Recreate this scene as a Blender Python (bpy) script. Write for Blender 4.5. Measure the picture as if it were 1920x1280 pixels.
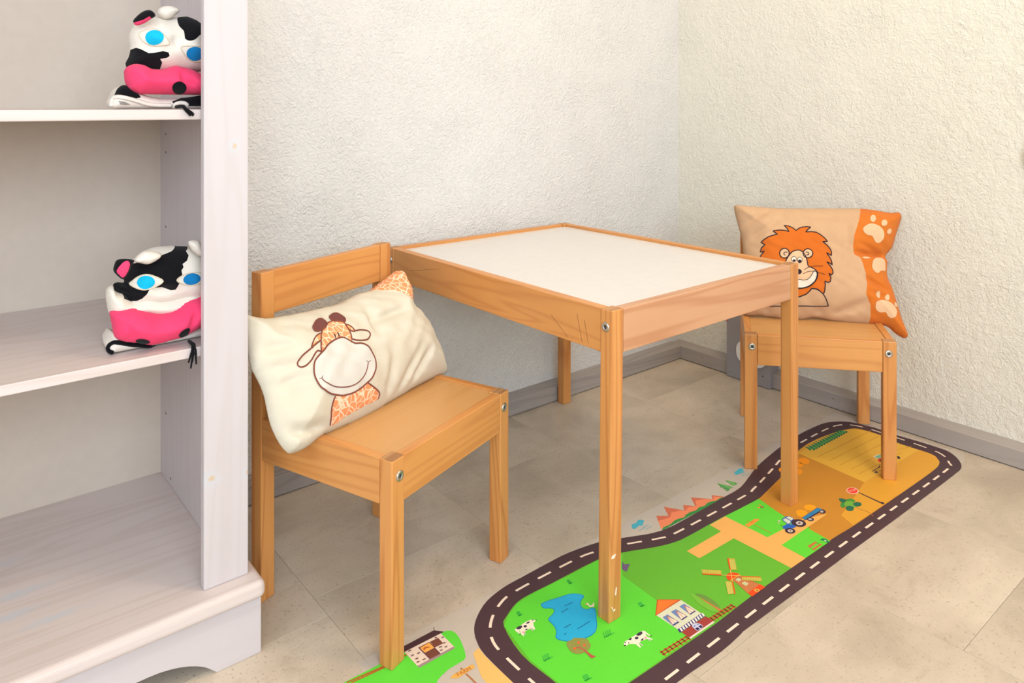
import bpy, bmesh, math, random
import numpy as np
from mathutils import Vector, Matrix
from mathutils.geometry import delaunay_2d_cdt, tessellate_polygon
for o in list(bpy.data.objects): bpy.data.objects.remove(o)
S = bpy.context.scene
C = S.collection
random.seed(4)

# ------------------------------------------------------------------ camera
cam = bpy.data.cameras.new('camera')
co = bpy.data.objects.new('camera', cam); C.objects.link(co)
co.location = (-1.7661, -1.3745, 0.7444)
co.rotation_euler = (math.pi/2, 0, -0.68553)
cam.sensor_width = 36; cam.lens = 25.995; cam.shift_y = -0.2294; cam.clip_start = 0.02
S.camera = co

# ------------------------------------------------------------------ world, lights, exposure
w = bpy.data.worlds.new('world'); S.world = w; w.use_nodes = True
bg = w.node_tree.nodes['Background']; bg.inputs[0].default_value = (0.90, 0.94, 1.0, 1); bg.inputs[1].default_value = 1.0
def area(name, loc, rot, sx, sy, power, col):
    l = bpy.data.lights.new(name, 'AREA'); l.shape = 'RECTANGLE'; l.size = sx; l.size_y = sy; l.energy = power; l.color = col
    o = bpy.data.objects.new(name, l); C.objects.link(o); o.location = loc; o.rotation_euler = rot
    return o
area('window_daylight_back', (-2.20, -3.10, 1.45), (math.radians(90), 0, 0), 1.9, 1.5, 74, (0.74, 0.87, 1.0))
area('window_daylight_side', (-3.33, -1.75, 1.45), (math.radians(90), 0, math.radians(-90)), 1.7, 1.5, 22, (0.74, 0.87, 1.0))
S.view_settings.view_transform = 'Standard'; S.view_settings.look = 'None'
S.view_settings.gamma = 1.0; S.view_settings.use_curve_mapping = False
S.view_settings.exposure = -0.06

# ------------------------------------------------------------------ helpers
def s2l(c):
    return tuple((x/255/12.92 if x/255 <= .04045 else ((x/255+.055)/1.055)**2.4) for x in c)+(1.0,)
class NT:
    def __init__(s, name, rough=.5, spec=.5):
        s.m = bpy.data.materials.new(name); s.m.use_nodes = True; s.t = s.m.node_tree
        s.p = s.t.nodes['Principled BSDF']; s.p.inputs['Roughness'].default_value = rough
        s.p.inputs['Specular IOR Level'].default_value = spec
    def n(s, typ, **kw):
        x = s.t.nodes.new('ShaderNode'+typ)
        for k, v in kw.items():
            if k.startswith('i_'):
                key = k[2:]; key = int(key) if key.isdigit() else key
                x.inputs[key].default_value = v
            else: setattr(x, k, v)
        return x
    def l(s, a, b): s.t.links.new(a, b)
    def mix(s, fac, a, b, mode='MIX'):
        x = s.n('MixRGB', blend_type=mode)
        for sock, v in zip(x.inputs, (fac, a, b)):
            if hasattr(v, 'type') and hasattr(v, 'links'): s.l(v, sock)
            else: sock.default_value = v
        return x.outputs[0]
    def ramp(s, fac, stops):
        x = s.n('ValToRGB'); e = x.color_ramp.elements
        while len(e) < len(stops): e.new(.5)
        for el, (p, c) in zip(e, stops): el.position = p; el.color = c if len(c) == 4 else tuple(c)+(1,)
        s.l(fac, x.inputs[0]); return x.outputs[0]
    def math(s, op, a, b=0.0):
        x = s.n('Math', operation=op)
        for sock, v in zip(x.inputs, (a, b)):
            if hasattr(v, 'links'): s.l(v, sock)
            else: sock.default_value = v
        return x.outputs[0]
    def coord(s, scale=(1,1,1), jitter=0.0, kind='Object'):
        tc = s.n('TexCoord'); mp = s.n('Mapping'); mp.inputs['Scale'].default_value = scale
        s.l(tc.outputs[kind], mp.inputs['Vector'])
        if jitter:
            oi = s.n('ObjectInfo'); v = s.n('Vector'+'Math', operation='SCALE'); v.inputs[0].default_value = (jitter, jitter*.7, jitter*1.3)
            s.l(oi.outputs['Random'], v.inputs['Scale']); s.l(v.outputs[0], mp.inputs['Location'])
        return mp.outputs[0]
    def noise(s, vec, scale, detail=3, rough=.5, dist=0.0):
        x = s.n('TexNoise'); x.inputs['Scale'].default_value = scale; x.inputs['Detail'].default_value = detail
        x.inputs['Roughness'].default_value = rough; x.inputs['Distortion'].default_value = dist
        s.l(vec, x.inputs['Vector']); return x.outputs['Fac']
    def bump(s, h, strength, dist):
        b = s.n('Bump'); b.inputs['Strength'].default_value = strength; b.inputs['Distance'].default_value = dist
        s.l(h, b.inputs['Height']); s.l(b.outputs[0], s.p.inputs['Normal'])
    def col(s, c):
        if hasattr(c, 'links'): s.l(c, s.p.inputs['Base Color'])
        else: s.p.inputs['Base Color'].default_value = c
        return s.m
_ink = {}
def ink(c, rough=.55):
    k = (tuple(c), rough)
    if k not in _ink:
        t = NT('print_%02x%02x%02x' % tuple(c), rough, .35); v = t.coord()
        f = t.noise(v, 700, 2); L = s2l(c)
        _ink[k] = t.col(t.mix(f, tuple(x*.92 for x in L[:3])+(1,), tuple(min(1, x*1.08) for x in L[:3])+(1,)))
    return _ink[k]
def plain(name, c, rough=.5, spec=.5, metal=0.0):
    t = NT(name, rough, spec); t.p.inputs['Metallic'].default_value = metal
    v = t.coord(); f = t.noise(v, 60, 3); L = s2l(c)
    return t.col(t.mix(f, tuple(x*.95 for x in L[:3])+(1,), tuple(min(1, x*1.05) for x in L[:3])+(1,)))
def plaster(name, c, dist, k=1.0):
    t = NT(name, .9, .2); v = t.coord()
    warp = t.noise(v, 9, 2)
    a = t.noise(v, 80*k, 5, .55, 1.8/k); b = t.noise(v, 170*k, 4, .6, .6); d = t.noise(v, 42*k, 3, .5, dist)
    h = t.math('ADD', t.math('MULTIPLY', a, .9), t.math('ADD', t.math('MULTIPLY', b, .35), t.math('MULTIPLY', d, .9)))
    h = t.math('MULTIPLY', h, t.math('ADD', .45, warp))
    t.bump(h, .7, .0060)
    f = t.noise(v, 3, 3)
    L = s2l(c)
    return t.col(t.mix(f, tuple(x*.97 for x in L[:3])+(1,), L))
def wood(name, axis, light, mid, dark, line=1.0, rough=.38):
    t = NT(name, rough, .45)
    k = [26, 26, 26]; k[axis] = 1.6
    v = t.coord(tuple(k), 9.0)
    n1 = t.noise(v, .55, 2, .5, .6)
    rings = t.math('SINE', t.math('MULTIPLY', n1, 62.0))
    rings = t.math('POWER', t.math('ADD', t.math('MULTIPLY', rings, .5), .5), 3.0)
    k2 = [150, 150, 150]; k2[axis] = 4
    fine = t.noise(t.coord(tuple(k2), 5.0), 1.0, 3, .6)
    broad = t.noise(t.coord((5, 5, 5), 3.0), 1.0, 2)
    base = t.mix(broad, s2l(light), s2l(mid))
    base = t.mix(t.math('MULTIPLY', rings, .62*line), base, s2l(dark))
    base = t.mix(t.math('MULTIPLY', fine, .22*line), base, s2l(dark))
    t.bump(fine, .08, .001)
    return t.col(base)
M = {}
PW = dict(light=(220,158,92), mid=(206,138,72), dark=(174,98,44))
for i, a in enumerate('xyz'): M['pine_'+a] = wood('oiled_pine_grain_'+a, i, line=(.8 if a == 'z' else .5), **PW)
M['ply'] = wood('seat_plywood', 0, (214,164,104), (206,152,92), (182,120,66), .35)
M['pine_glare'] = wood('glare_pale_pine', 0, (212,164,126), (200,146,106), (176,112,72), .8, .34)  # pine paled for one table apron: its glare is put into the wood colour
M['endgrain'] = wood('pine_endgrain', 0, (200,150,100), (186,134,86), (140,92,54), 1.0, .6)
for i, a in enumerate('xyz'):
    M['white_'+a] = wood('whitewashed_pine_'+a, i, (205,197,200), (199,190,191), (182,167,162), .22, .5)
M['white_shelf'] = wood('whitewashed_shelf_board', 0, (218,206,204), (210,195,190), (188,167,155), .4, .45)
M['back_panel'] = plain('bookcase_back_board', (202,187,172), .75)
M['laminate'] = plain('white_laminate', (222,218,216), .3)
M['steel'] = plain('zinc_plated_bolt', (196,198,196), .3, .5, 1.0)
M['ink_gap'] = plain('deep_shadow_gap', (40,34,32), .9)
M['hex'] = plain('bolt_socket_shadow', (46,52,62), .5)
M['plaster_l'] = plaster('rough_plaster_left', (223,221,219), 3.0, 1.15)
M['plaster_r'] = plaster('rough_plaster_right', (231,226,213), .5, 1.35)
M['cream_wall'] = plaster('cream_plaster', (234,224,204), 1.2)
M['ceiling'] = plain('ceiling_paint', (242,233,216), .9)
M['skirt'] = wood('grey_painted_board_y', 1, (172,163,157), (164,155,150), (142,135,133), .35, .42)
M['skirtx'] = wood('grey_painted_board_x', 0, (168,160,155), (160,152,148), (128,121,122), .6, .42)
M['panelgrey'] = plain('grey_wall_panel_paint', (150,146,150), .5)
M['red'] = plain('red_edge_paint', (208,52,62), .5)
M['plastic'] = plain('white_plastic', (236,232,230), .35)
M['dark'] = plain('dark_joint', (104,88,74), .9)

def link(o, parent=None, **kw):
    C.objects.link(o)
    if parent is not None: o.parent = parent
    for k, v in kw.items(): o[k] = v
    return o
def thing(name, label, cat, loc=(0,0,0), rz=0.0, group=None):
    o = bpy.data.objects.new(name, None); o.empty_display_size = .05; C.objects.link(o)
    o.location = loc; o.rotation_euler = (0,0,rz); o['label'] = label; o['category'] = cat
    if group: o['group'] = group
    return o
def mesh(name, verts, faces, mats, parent=None, idx=None, smooth=False, **kw):
    me = bpy.data.meshes.new(name); me.from_pydata([tuple(map(float, v)) for v in verts], [], [tuple(map(int, f)) for f in faces])
    for m in (mats if isinstance(mats, (list, tuple)) else [mats]): me.materials.append(m)
    if idx is not None: me.polygons.foreach_set('material_index', [int(i) for i in idx])
    if smooth: me.polygons.foreach_set('use_smooth', [True]*len(me.polygons))
    me.update()
    return link(bpy.data.objects.new(name, me), parent, **kw)
def frombm(name, bm, mats, parent=None, smooth=False, **kw):
    me = bpy.data.meshes.new(name); bm.normal_update(); bm.to_mesh(me); bm.free()
    for m in (mats if isinstance(mats, (list, tuple)) else [mats]): me.materials.append(m)
    if smooth: me.polygons.foreach_set('use_smooth', [True]*len(me.polygons))
    return link(bpy.data.objects.new(name, me), parent, **kw)
def boxbm(x0, x1, y0, y1, z0, z1, bev=.0015, seg=2, xf=None):
    bm = bmesh.new(); bmesh.ops.create_cube(bm, size=1)
    for v in bm.verts: v.co = ((x0+x1)/2+v.co.x*(x1-x0), (y0+y1)/2+v.co.y*(y1-y0), (z0+z1)/2+v.co.z*(z1-z0))
    if bev: bmesh.ops.bevel(bm, geom=list(bm.edges), offset=bev, segments=seg, profile=.5, affect='EDGES')
    if xf:
        for v in bm.verts: v.co = xf(v.co)
    return bm
def box(name, d, mats, parent=None, bev=.0015, xf=None, endgrain=None, **kw):
    bm = boxbm(*d, bev=bev, xf=xf)
    bm.normal_update()
    if endgrain is not None:
        for f in bm.faces:
            if f.normal.z > .9: f.material_index = 1
        mats = [mats, endgrain]
    return frombm(name, bm, mats, parent, **kw)
def prism(name, poly, axis, a0, a1, mats, parent=None, bev=0, **kw):
    """polygon in the two other axes, extruded along axis"""
    bm = bmesh.new()
    def P(p, t):
        return {'x': (t, p[0], p[1]), 'y': (p[0], t, p[1]), 'z': (p[0], p[1], t)}[axis]
    A = [bm.verts.new(P(p, a0)) for p in poly]; B = [bm.verts.new(P(p, a1)) for p in poly]
    n = len(poly); bm.faces.new(A); bm.faces.new(B[::-1])
    for i in range(n): bm.faces.new((A[i], B[i], B[(i+1) % n], A[(i+1) % n]))
    bmesh.ops.recalc_face_normals(bm, faces=bm.faces)
    if bev: bmesh.ops.bevel(bm, geom=list(bm.edges), offset=bev, segments=2, profile=.5, affect='EDGES')
    bmesh.ops.triangulate(bm, faces=[f for f in bm.faces if len(f.verts) > 4])
    return frombm(name, bm, mats, parent, **kw)
def lathe(name, prof, mats, parent, mat4, seg=20, smooth=True, **kw):
    V = []; F = []
    for r, h in prof:
        for i in range(seg):
            a = 2*math.pi*i/seg; V.append(mat4 @ Vector((r*math.cos(a), r*math.sin(a), h)))
    for j in range(len(prof)-1):
        for i in range(seg):
            F.append((j*seg+i, j*seg+(i+1) % seg, (j+1)*seg+(i+1) % seg, (j+1)*seg+i))
    F.append(tuple(range(seg))[::-1]); F.append(tuple((len(prof)-1)*seg+i for i in range(seg)))
    return mesh(name, V, F, mats, parent, smooth=smooth, **kw)
def bolt(parent, p, d):
    """flat-headed bolt, d = outward direction"""
    m4 = Matrix.Translation(Vector(p)) @ Vector(d).to_track_quat('Z', 'Y').to_matrix().to_4x4()
    b = lathe('bolt', [(.0070,-.001),(.0072,.0008),(.0062,.0018),(.0030,.0021),(.0028,.0008),(.0005,.0008)], M['steel'], parent, m4)
    lathe('bolt_socket', [(.0026,.0012),(.0026,.0016),(.0008,.0016)], M['hex'], b, m4, 6, False)

# ------------------------------------------------------------------ the room
WALL = .03
def struct(o): o['kind'] = 'structure'; return o
floor = struct(box('floor', (-3.45, .05, -3.25, .05, -.05, -.0035), M['dark'], bev=0))
tl = NT('vinyl_floor_tile', .42, .5); v = tl.coord((1,1,1), 13.0)
big = tl.noise(v, 4.5, 4, .6, .4); mid = tl.noise(v, 13, 6, .72, .5); k = tl.coord((10,34,10), 13.0); streak = tl.noise(k, 1, 3, .6, .5)
speck = tl.noise(v, 210, 2, .7)
cc = tl.ramp(big, [(.28, s2l((178,164,146))), (.48, s2l((204,189,170))), (.74, s2l((222,207,188)))])
cc = tl.mix(tl.math('MULTIPLY', tl.ramp(streak, [(.45, (0,0,0,1)), (.8, (1,1,1,1))]), .22), cc, s2l((170,150,132)))
cc = tl.mix(tl.math('MULTIPLY', tl.ramp(mid, [(.55, (0,0,0,1)), (.8, (1,1,1,1))]), .6), cc, s2l((160,142,122)))
cc = tl.mix(tl.math('MULTIPLY', tl.ramp(speck, [(.60, (0,0,0,1)), (.72, (1,1,1,1))]), .55), cc, s2l((122,104,90)))
oi = tl.n('ObjectInfo'); cc = tl.mix(tl.math('MULTIPLY', oi.outputs['Random'], .22), cc, s2l((176,158,142)))
tl.bump(speck, .05, .001); M['tile'] = tl.col(cc)
cols = {0: -.142, 1: -.39, 2: -.19, 3: -.318, 4: -.367, 5: -.12, 6: -.45, 7: -.28, 8: -.1, 9: -.4, 10: -.22}
G = .00022; TL = .592; TW = .3212
for i in range(11):
    x1 = .028 - .004 - TW*i + .0; x0 = x1 - TW
    if i == 0: x0 = -.3255; x1 = .03
    else: x1 = -.3255-TW*(i-1); x0 = x1-TW
    y1 = .03; y0 = cols[i]
    while y1 > -3.2:
        y0 = max(y0, -3.22)
        struct(box('floor_tile', (x0+G, x1-G, y0+G, y1-G, -.0036, 0), M['tile'], floor, bev=.0004)); y1 = y0; y0 -= TL
struct(box('wall_left', (-3.45, WALL+.12, WALL, WALL+.12, -.02, 2.45), M['plaster_l'], bev=0))
struct(box('wall_right', (WALL, WALL+.12, -3.25, WALL, -.02, 2.45), M['plaster_r'], bev=0))
def wall_window(name, wx, horizontal):
    """wall with a window opening, four boxes joined; built around the unseen sides of the room"""
    bm = bmesh.new()
    a0, a1, o0, o1 = wx
    for d in ((a0, o0, 0, 2.45), (o1, a1, 0, 2.45), (o0, o1, 0, .70), (o0, o1, 2.2, 2.45)):
        b = boxbm(d[0], d[1], -3.37, -3.25, d[2], d[3], 0) if horizontal else boxbm(-3.57, -3.45, d[0], d[1], d[2], d[3], 0)
        me = bpy.data.meshes.new('t'); b.to_mesh(me); b.free(); bm.from_mesh(me); bpy.data.meshes.remove(me)
    return struct(frombm(name, bm, M['cream_wall']))
wall_window('wall_back', (-3.57, .15, -3.2, -1.2), True)
wall_window('wall_side', (-3.25, .15, -2.6, -.9), False)
struct(box('ceiling', (-3.57, .15, -3.37, .15, 2.45, 2.52), M['ceiling'], bev=0))
# warm ceiling lamp
lampm = NT('warm_lamp_glass', .3); lampm.p.inputs['Emission Color'].default_value = (1, .78, .5, 1); lampm.p.inputs['Emission Strength'].default_value = 4.0
lampm.col((.9, .85, .8, 1))
lp = thing('ceiling_lamp', 'round warm glass ceiling lamp in the middle of the ceiling', 'lamp', (-.60, -1.35, 2.45))
pt = bpy.data.lights.new('lamp_bulb', 'POINT'); pt.energy = 23; pt.color = (1.0, .76, .50); pt.shadow_soft_size = .14
po = bpy.data.objects.new('lamp_bulb', pt); C.objects.link(po); po.parent = lp; po.location = (0, 0, -.30)
lathe('lamp_base', [(.11,-.0),(.11,-.02),(.09,-.025)], M['plastic'], lp, Matrix.Identity(4), 32)
lathe('lamp_shade', [(.15,-.02),(.16,-.05),(.14,-.085),(.09,-.11),(.01,-.118)], lampm.m, lp, Matrix.Identity(4), 32)

# skirting: sloped top, small shadow gap at the floor
def skirt(name, axis, a0, a1, mat):
    if axis == 'x': poly = [(0,.0025),(0,.0376),(.0015,.0388),(WALL,.0455),(WALL,.0025)]
    else: poly = [(0,.0025),(0,.0376),(.0015,.0388),(WALL,.0455),(WALL,.0025)]
    return struct(prism(name, poly, axis, a0, a1, mat))
bl = skirt('baseboard_left', 'x', -3.4, -.0006, M['skirtx'])
br = skirt('baseboard_right', 'y', -.1655, WALL, M['skirt'])
br2 = skirt('baseboard_right', 'y', -3.2, -.3005, M['skirt'])
for par, y in ((br, -.078), (br2, -.465)):
    m4 = Matrix.Translation((0, y, .0245)) @ Vector((-1,0,0)).to_track_quat('Z','Y').to_matrix().to_4x4()
    lathe('nail', [(.0016,-.0005),(.0016,.0004),(.0006,.0006)], M['dark'], par, m4, 8)
# grey board with a white rounded cap, screwed to the wall behind the right chair
wp = thing('wall_board', 'grey painted board with red chamfered edge and white oval cap, low on the wall behind the lion-cushion chair', 'wall board', (-.012, -.2335, 0))
pw = .0665
pb = prism('board', [(-pw,.0015),(pw,.0015),(pw,.150),(pw-.028,.192),(-pw+.028,.192),(-pw,.150)], 'x', 0, .0405, M['panelgrey'], wp, .0012)
for s in (1, -1):
    prism('chamfer_strip', [(s*pw,.1495),(s*(pw-.028),.1922),(s*(pw-.0265),.1945),(s*(pw+.0016),.1505)], 'x', -.0004, .0405, M['red'], wp)
cap = []
for i in range(40):
    t = 2*math.pi*i/40; c, s_ = math.cos(t), math.sin(t); e = 2/2.6
    cap.append((-.012+math.copysign(abs(c)**e, c)*.046, .080+math.copysign(abs(s_)**e, s_)*.033))
prism('oval_cap', cap, 'x', -.004, .001, M['plastic'], wp, .0012)
for y in (.018, -.045): lathe('screw', [(.0022,-.0005),(.0022,.0006),(.0008,.0008)], M['dark'], wp, Matrix.Translation((0, y, .030)) @ Vector((-1,0,0)).to_track_quat('Z','Y').to_matrix().to_4x4(), 8)
# wall socket at the right edge of the view
ws = thing('wall_socket', 'white round-cornered wall socket high on the right wall at the photo edge', 'socket', (WALL, -.902, .641))
prism('socket_plate', [(math.cos(t)*.041*(abs(math.cos(t))**2+abs(math.sin(t))**2)**.5, math.sin(t)*.041) for t in [2*math.pi*i/32 for i in range(32)]], 'x', -.011, .001, M['plastic'], ws, .003)
lathe('socket_cup', [(.030,0),(.030,.0012),(.019,.0012),(.018,-.004),(.002,-.004)], M['plastic'], ws, Matrix.Translation((-.011,0,0)) @ Vector((-1,0,0)).to_track_quat('Z','Y').to_matrix().to_4x4(), 28)

# ------------------------------------------------------------------ bookcase
def knot_wood(name, axis, knots, pa, pb, tone=((205,197,200), (199,190,191), (182,167,162), .22, .5)):
    """white-washed pine with knots; knots: (a, b, ra, rb, strength) in object coordinates on axes pa, pb"""
    m = wood(name, axis, *tone)
    t = NT.__new__(NT); t.m = m; t.t = m.node_tree; t.p = t.t.nodes['Principled BSDF']
    src = t.p.inputs['Base Color'].links[0].from_socket
    tc = t.n('TexCoord'); sx = t.n('SeparateXYZ'); t.l(tc.outputs['Object'], sx.inputs[0])
    wob = t.math('MULTIPLY', t.math('SUBTRACT', t.noise(tc.outputs['Object'], 90, 2), .5), .9)
    for a, b, ra, rb, core in knots:
        da = t.math('DIVIDE', t.math('SUBTRACT', sx.outputs[pa], a), ra); db = t.math('DIVIDE', t.math('SUBTRACT', sx.outputs[pb], b), rb)
        d = t.math('ADD', t.math('SQRT', t.math('ADD', t.math('MULTIPLY', da, da), t.math('MULTIPLY', db, db))), wob)
        halo = t.ramp(d, [(0, (1,1,1,1)), (1.0, (0,0,0,1))])
        src = t.mix(t.math('MULTIPLY', halo, .9), src, s2l((196,200,206)))
        if core: src = t.mix(t.math('MULTIPLY', t.ramp(d, [(.14, (1,1,1,1)), (.36, (0,0,0,1))]), .75), src, s2l((204,172,132)))
    t.l(src, t.p.inputs['Base Color'])
    return m
BX, BY = -1.404, -.3615
bk = thing('bookcase', 'white-washed pine bookcase with open shelves and arched plinth on the left', 'bookcase', (BX, BY, 0))
W = .72
def bb(name, d, m, par=bk, bev=.002): return box(name, d, m, par, bev)
ST = .1043
M['stile'] = knot_wood('whitewashed_stile', 2, [(-.019,.691,.011,.014,1), (-.050,.250,.016,.016,1), (-.002,.244,.012,.014,1)], 0, 2)
bb('stile', (-.0590, 0, 0, .0145, ST, 1.62), M['stile'])
bb('stile', (-W, -W+.059, 0, .0145, ST, 1.62), M['white_z'])
sp = bb('side_panel', (-.0185, -.0005, .0147, .3880, ST, 1.62), M['white_z'])
bb('side_panel', (-W+.0005, -W+.0185, .0147, .3880, ST, 1.62), M['white_z'])
bb('back_panel', (-W+.001, -.001, .3798, .3870, ST-.02, 1.62), M['back_panel'], bev=.0005)
for z_ in (.697, .666, .538, .360, .218, .118):
    y_ = .3455 if z_ > .2 else .3155
    lathe('pin_hole', [(.0022,-.0002),(.0022,.0003),(.0005,.0003)], M['dark'], sp, Matrix.Translation((-.0185, y_, z_)) @ Vector((-1,0,0)).to_track_quat('Z','Y').to_matrix().to_4x4(), 8)
for za, zb in ((.4098,.4227), (.7268,.7405), (1.30,1.314)):
    bb('shelf', (-W+.0190, -.0190, .0190, .3795, za, zb), M['white_shelf'], bev=.0012)
bb('top_board', (-W-.02, .02, -.02, .3900, 1.62, 1.645), M['white_x'], bev=.004)
# bottom board with rounded nosing
M['bottom'] = knot_wood('whitewashed_bottom_board', 0, [(-.222,.068,.05,.010,0), (-.262,.105,.05,.012,0), (-.25,.150,.06,.012,0), (-.30,.24,.07,.012,0)], 0, 1, ((218,206,204), (210,195,190), (188,167,155), .45, .45))
bm = boxbm(-W-.0145, .0145, -.0285, .3790, ST-.0235, ST, 0)
eds = [e for e in bm.edges if (abs(e.verts[0].co.y+.0285) < 1e-5 and abs(e.verts[1].co.y+.0285) < 1e-5) or (abs(e.verts[0].co.x-e.verts[1].co.x) < 1e-5 and abs(e.verts[0].co.z-e.verts[1].co.z) < 1e-5)]
vert = [e for e in bm.edges if abs(e.verts[0].co.z-e.verts[1].co.z) > 1e-3 and e.verts[0].co.y < 0]
bmesh.ops.bevel(bm, geom=vert, offset=.009, segments=4, profile=.5, affect='EDGES')
edg = [e for e in bm.edges if abs(e.verts[0].co.z-e.verts[1].co.z) < 1e-6 and not (e.verts[0].co.y > .3 and e.verts[1].co.y > .3)]
edg = [e for e in edg if len(e.link_faces) == 2 and abs(e.link_faces[0].normal.dot(e.link_faces[1].normal)) < .3]
bmesh.ops.bevel(bm, geom=edg, offset=.0085, segments=5, profile=.5, affect='EDGES')
frombm('bottom_board', bm, M['bottom'], bk)
# plinth front with arch cut-out
rise = [(-.0467,0), (-.055,.008), (-.0617,.0138), (-.0717,.0200), (-.0815,.0245), (-.0945,.0290), (-.104,.0313), (-.1166,.0333), (-.1289,.0340), (-.16,.0342)]
arch = [(.0120,0)] + rise + [(-W-x_, z_) for x_, z_ in rise[::-1]] + [(-W-.012,0), (-W-.012,ST-.0240), (.0120,ST-.0240)]
prism('plinth', arch, 'y', -.0150, .0040, M['white_x'], bk, .0012)
for s in (0, 1):
    x = -.0070 if s == 0 else -W-.012
    bb('plinth_side', (x, x+.0190, .0045, .3600, 0, ST-.0240), M['white_y'])

# ------------------------------------------------------------------ table
TH = .45; TX, TY = .5132, .6347; LX, LY = .0252, .0225
tb = thing('play_table', 'low wooden children\'s table with a white top and pine rim', 'table', (-.9819, -.6427, 0), .006)
def splay(dx, dy):
    return lambda c: Vector((c.x+dx*(1-c.z/TH), c.y+dy*(1-c.z/TH), c.z))
for i, (lx, ly, dx, dy) in enumerate(((0,0,-.0035,.0026), (TX-LX,0,-.001,.0), (0,TY-LY,0,0), (TX-LX,TY-LY,0,0))):
    box('leg', (lx, lx+LX, ly, ly+LY, 0, TH), M['pine_z'], tb, .0018, splay(dx, dy), M['endgrain'])
AH, AT = .0645, .0185
box('apron', (LX+.0006, TX-LX-.0006, .0010, AT, TH-AH, TH-.0006), M['pine_glare'], tb, .0012)
box('apron', (LX+.0006, TX-LX-.0006, TY-AT, TY-.0010, TH-AH, TH-.0006), M['pine_x'], tb, .0012)
box('apron', (.0012, AT, LY+.0010, TY-LY-.0010, TH-AH, TH-.0006), M['pine_y'], tb, .0012)
box('apron', (TX-AT, TX-.0012, LY+.0010, TY-LY-.0010, TH-AH, TH-.0006), M['pine_y'], tb, .0012)
e = .0003
tt = [(LX+e,AT+e),(LX+e,AT-.0+e),(TX-LX-e,AT+e),(TX-LX-e,LY+e),(TX-AT-e,LY+e),(TX-AT-e,TY-LY-e),(TX-LX-e,TY-LY-e),(TX-LX-e,TY-AT-e),(LX+e,TY-AT-e),(LX+e,TY-LY-e),(AT+e,TY-LY-e),(AT+e,LY+e),(LX+e,LY+e)]
prism('table_top', tt[1:], 'z', TH-.016, TH-.0060, M['laminate'], tb)
M['scratch'] = plain('dark_scratch', (96,58,34), .8); M['chip'] = plain('white_paint_chip', (236,226,206), .6)
for (y0, z0), (y1, z1) in [((0.0725,0.4308),(0.0611,0.3892)),((0.0566,0.4246),(0.0487,0.3906)),((0.13,0.4166),(0.0924,0.3904)),((0.5466,0.4148),(0.4428,0.4357))]:
    L2 = math.hypot(y1-y0, z1-z0); ny, nz = -(z1-z0)/L2*.00024, (y1-y0)/L2*.00024
    prism('scratch', [(y0-ny, z0-nz), (y1-ny*.5, z1-nz*.5), (y1+ny*.5, z1+nz*.5), (y0+ny, z0+nz)], 'x', .0010, .0014, M['scratch'], tb)
for pts in [[(0.0006,0.0933),(0.0028,0.097),(0.0095,0.0967),(0.0061,0.0926)],[(0.0106,0.0477),(0.0118,0.0476),(0.0095,0.0373),(0.0084,0.0378)],[(0.0006,0.0227),(0.0022,0.0227),(0.0045,0.0171),(0.0084,0.0178),(0.005,0.0154)]]:
    prism('paint_chip', pts, 'y', .0008, .0030, M['chip'], tb)
for y in (.012, TY-.0115): bolt(tb, (-.0002, y, .4248), (-1,0,0))
bolt(tb, (TX+.0002, .012, .4248), (1,0,0)); bolt(tb, (TX+.0002, TY-.012, .4248), (1,0,0))

# ------------------------------------------------------------------ chairs
def chair(label, loc, rz, Wc, Dc, Hs, Hb, shear):
    t = thing('child_chair', label, 'chair', loc, rz, 'small pine chairs at the play table')
    xf = (lambda c: Vector((c.x+shear*c.y, c.y, c.z))) if shear else None
    lx, ly = .0255, .0225; ah, at = .0620, .0150
    for x in (0, Wc-lx): box('leg', (x, x+lx, 0, ly, 0, Hs), M['pine_z'], t, .0018, xf, M['endgrain'])
    for x in (0, Wc-lx): box('back_leg', (x, x+lx, Dc-ly, Dc, 0, Hb), M['pine_z'], t, .0018, xf, M['endgrain'])
    box('apron', (lx+.0005, Wc-lx-.0005, .0012, at, Hs-ah, Hs-.0006), M['pine_x'], t, .0012, xf)
    box('apron', (lx+.0005, Wc-lx-.0005, Dc-at, Dc-.0012, Hs-ah, Hs-.0006), M['pine_x'], t, .0012, xf)
    for x in (.0010, Wc-at): box('apron', (x, x+at-.0010, ly+.0005, Dc-ly-.0005, Hs-ah, Hs-.0006), M['pine_y'], t, .0012, xf)
    e = .0003
    poly = [(lx+e,at+e),(Wc-lx-e,at+e),(Wc-lx-e,ly+e),(Wc-at-e,ly+e),(Wc-at-e,Dc-ly-e),(Wc-lx-e,Dc-ly-e),(Wc-lx-e,Dc-at-e),(lx+e,Dc-at-e),(lx+e,Dc-ly-e),(at+e,Dc-ly-e),(at+e,ly+e),(lx+e,ly+e)]
    prism('seat', [(x+shear*y, y) for x, y in poly], 'z', Hs-.013, Hs-.0030, M['ply'], t)
    box('backrest', (lx+.0005, Wc-lx-.0005, Dc-ly+.0025, Dc-ly+.0165, Hb-.0660, Hb-.0006), M['pine_x'], t, .0012, xf)
    for x in (.0150, Wc-.0150):
        bolt(t, (x, -.0002, Hs-.024), (0,-1,0))
        bolt(t, (x+shear*Dc, Dc+.0002, Hs-.024), (0,1,0))
    return t
chair('small pine chair beside the bookcase with the giraffe cushion on its seat', (-1.2716, -.5203, 0), .3376, .2933, .2772, .2758, .4947, 0)
chair('small pine chair by the right wall with the lion cushion on its seat', (-.4341, -.5006, .0002), -.8567, .2916, .2901, .2758, .4990, .0992)

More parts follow.
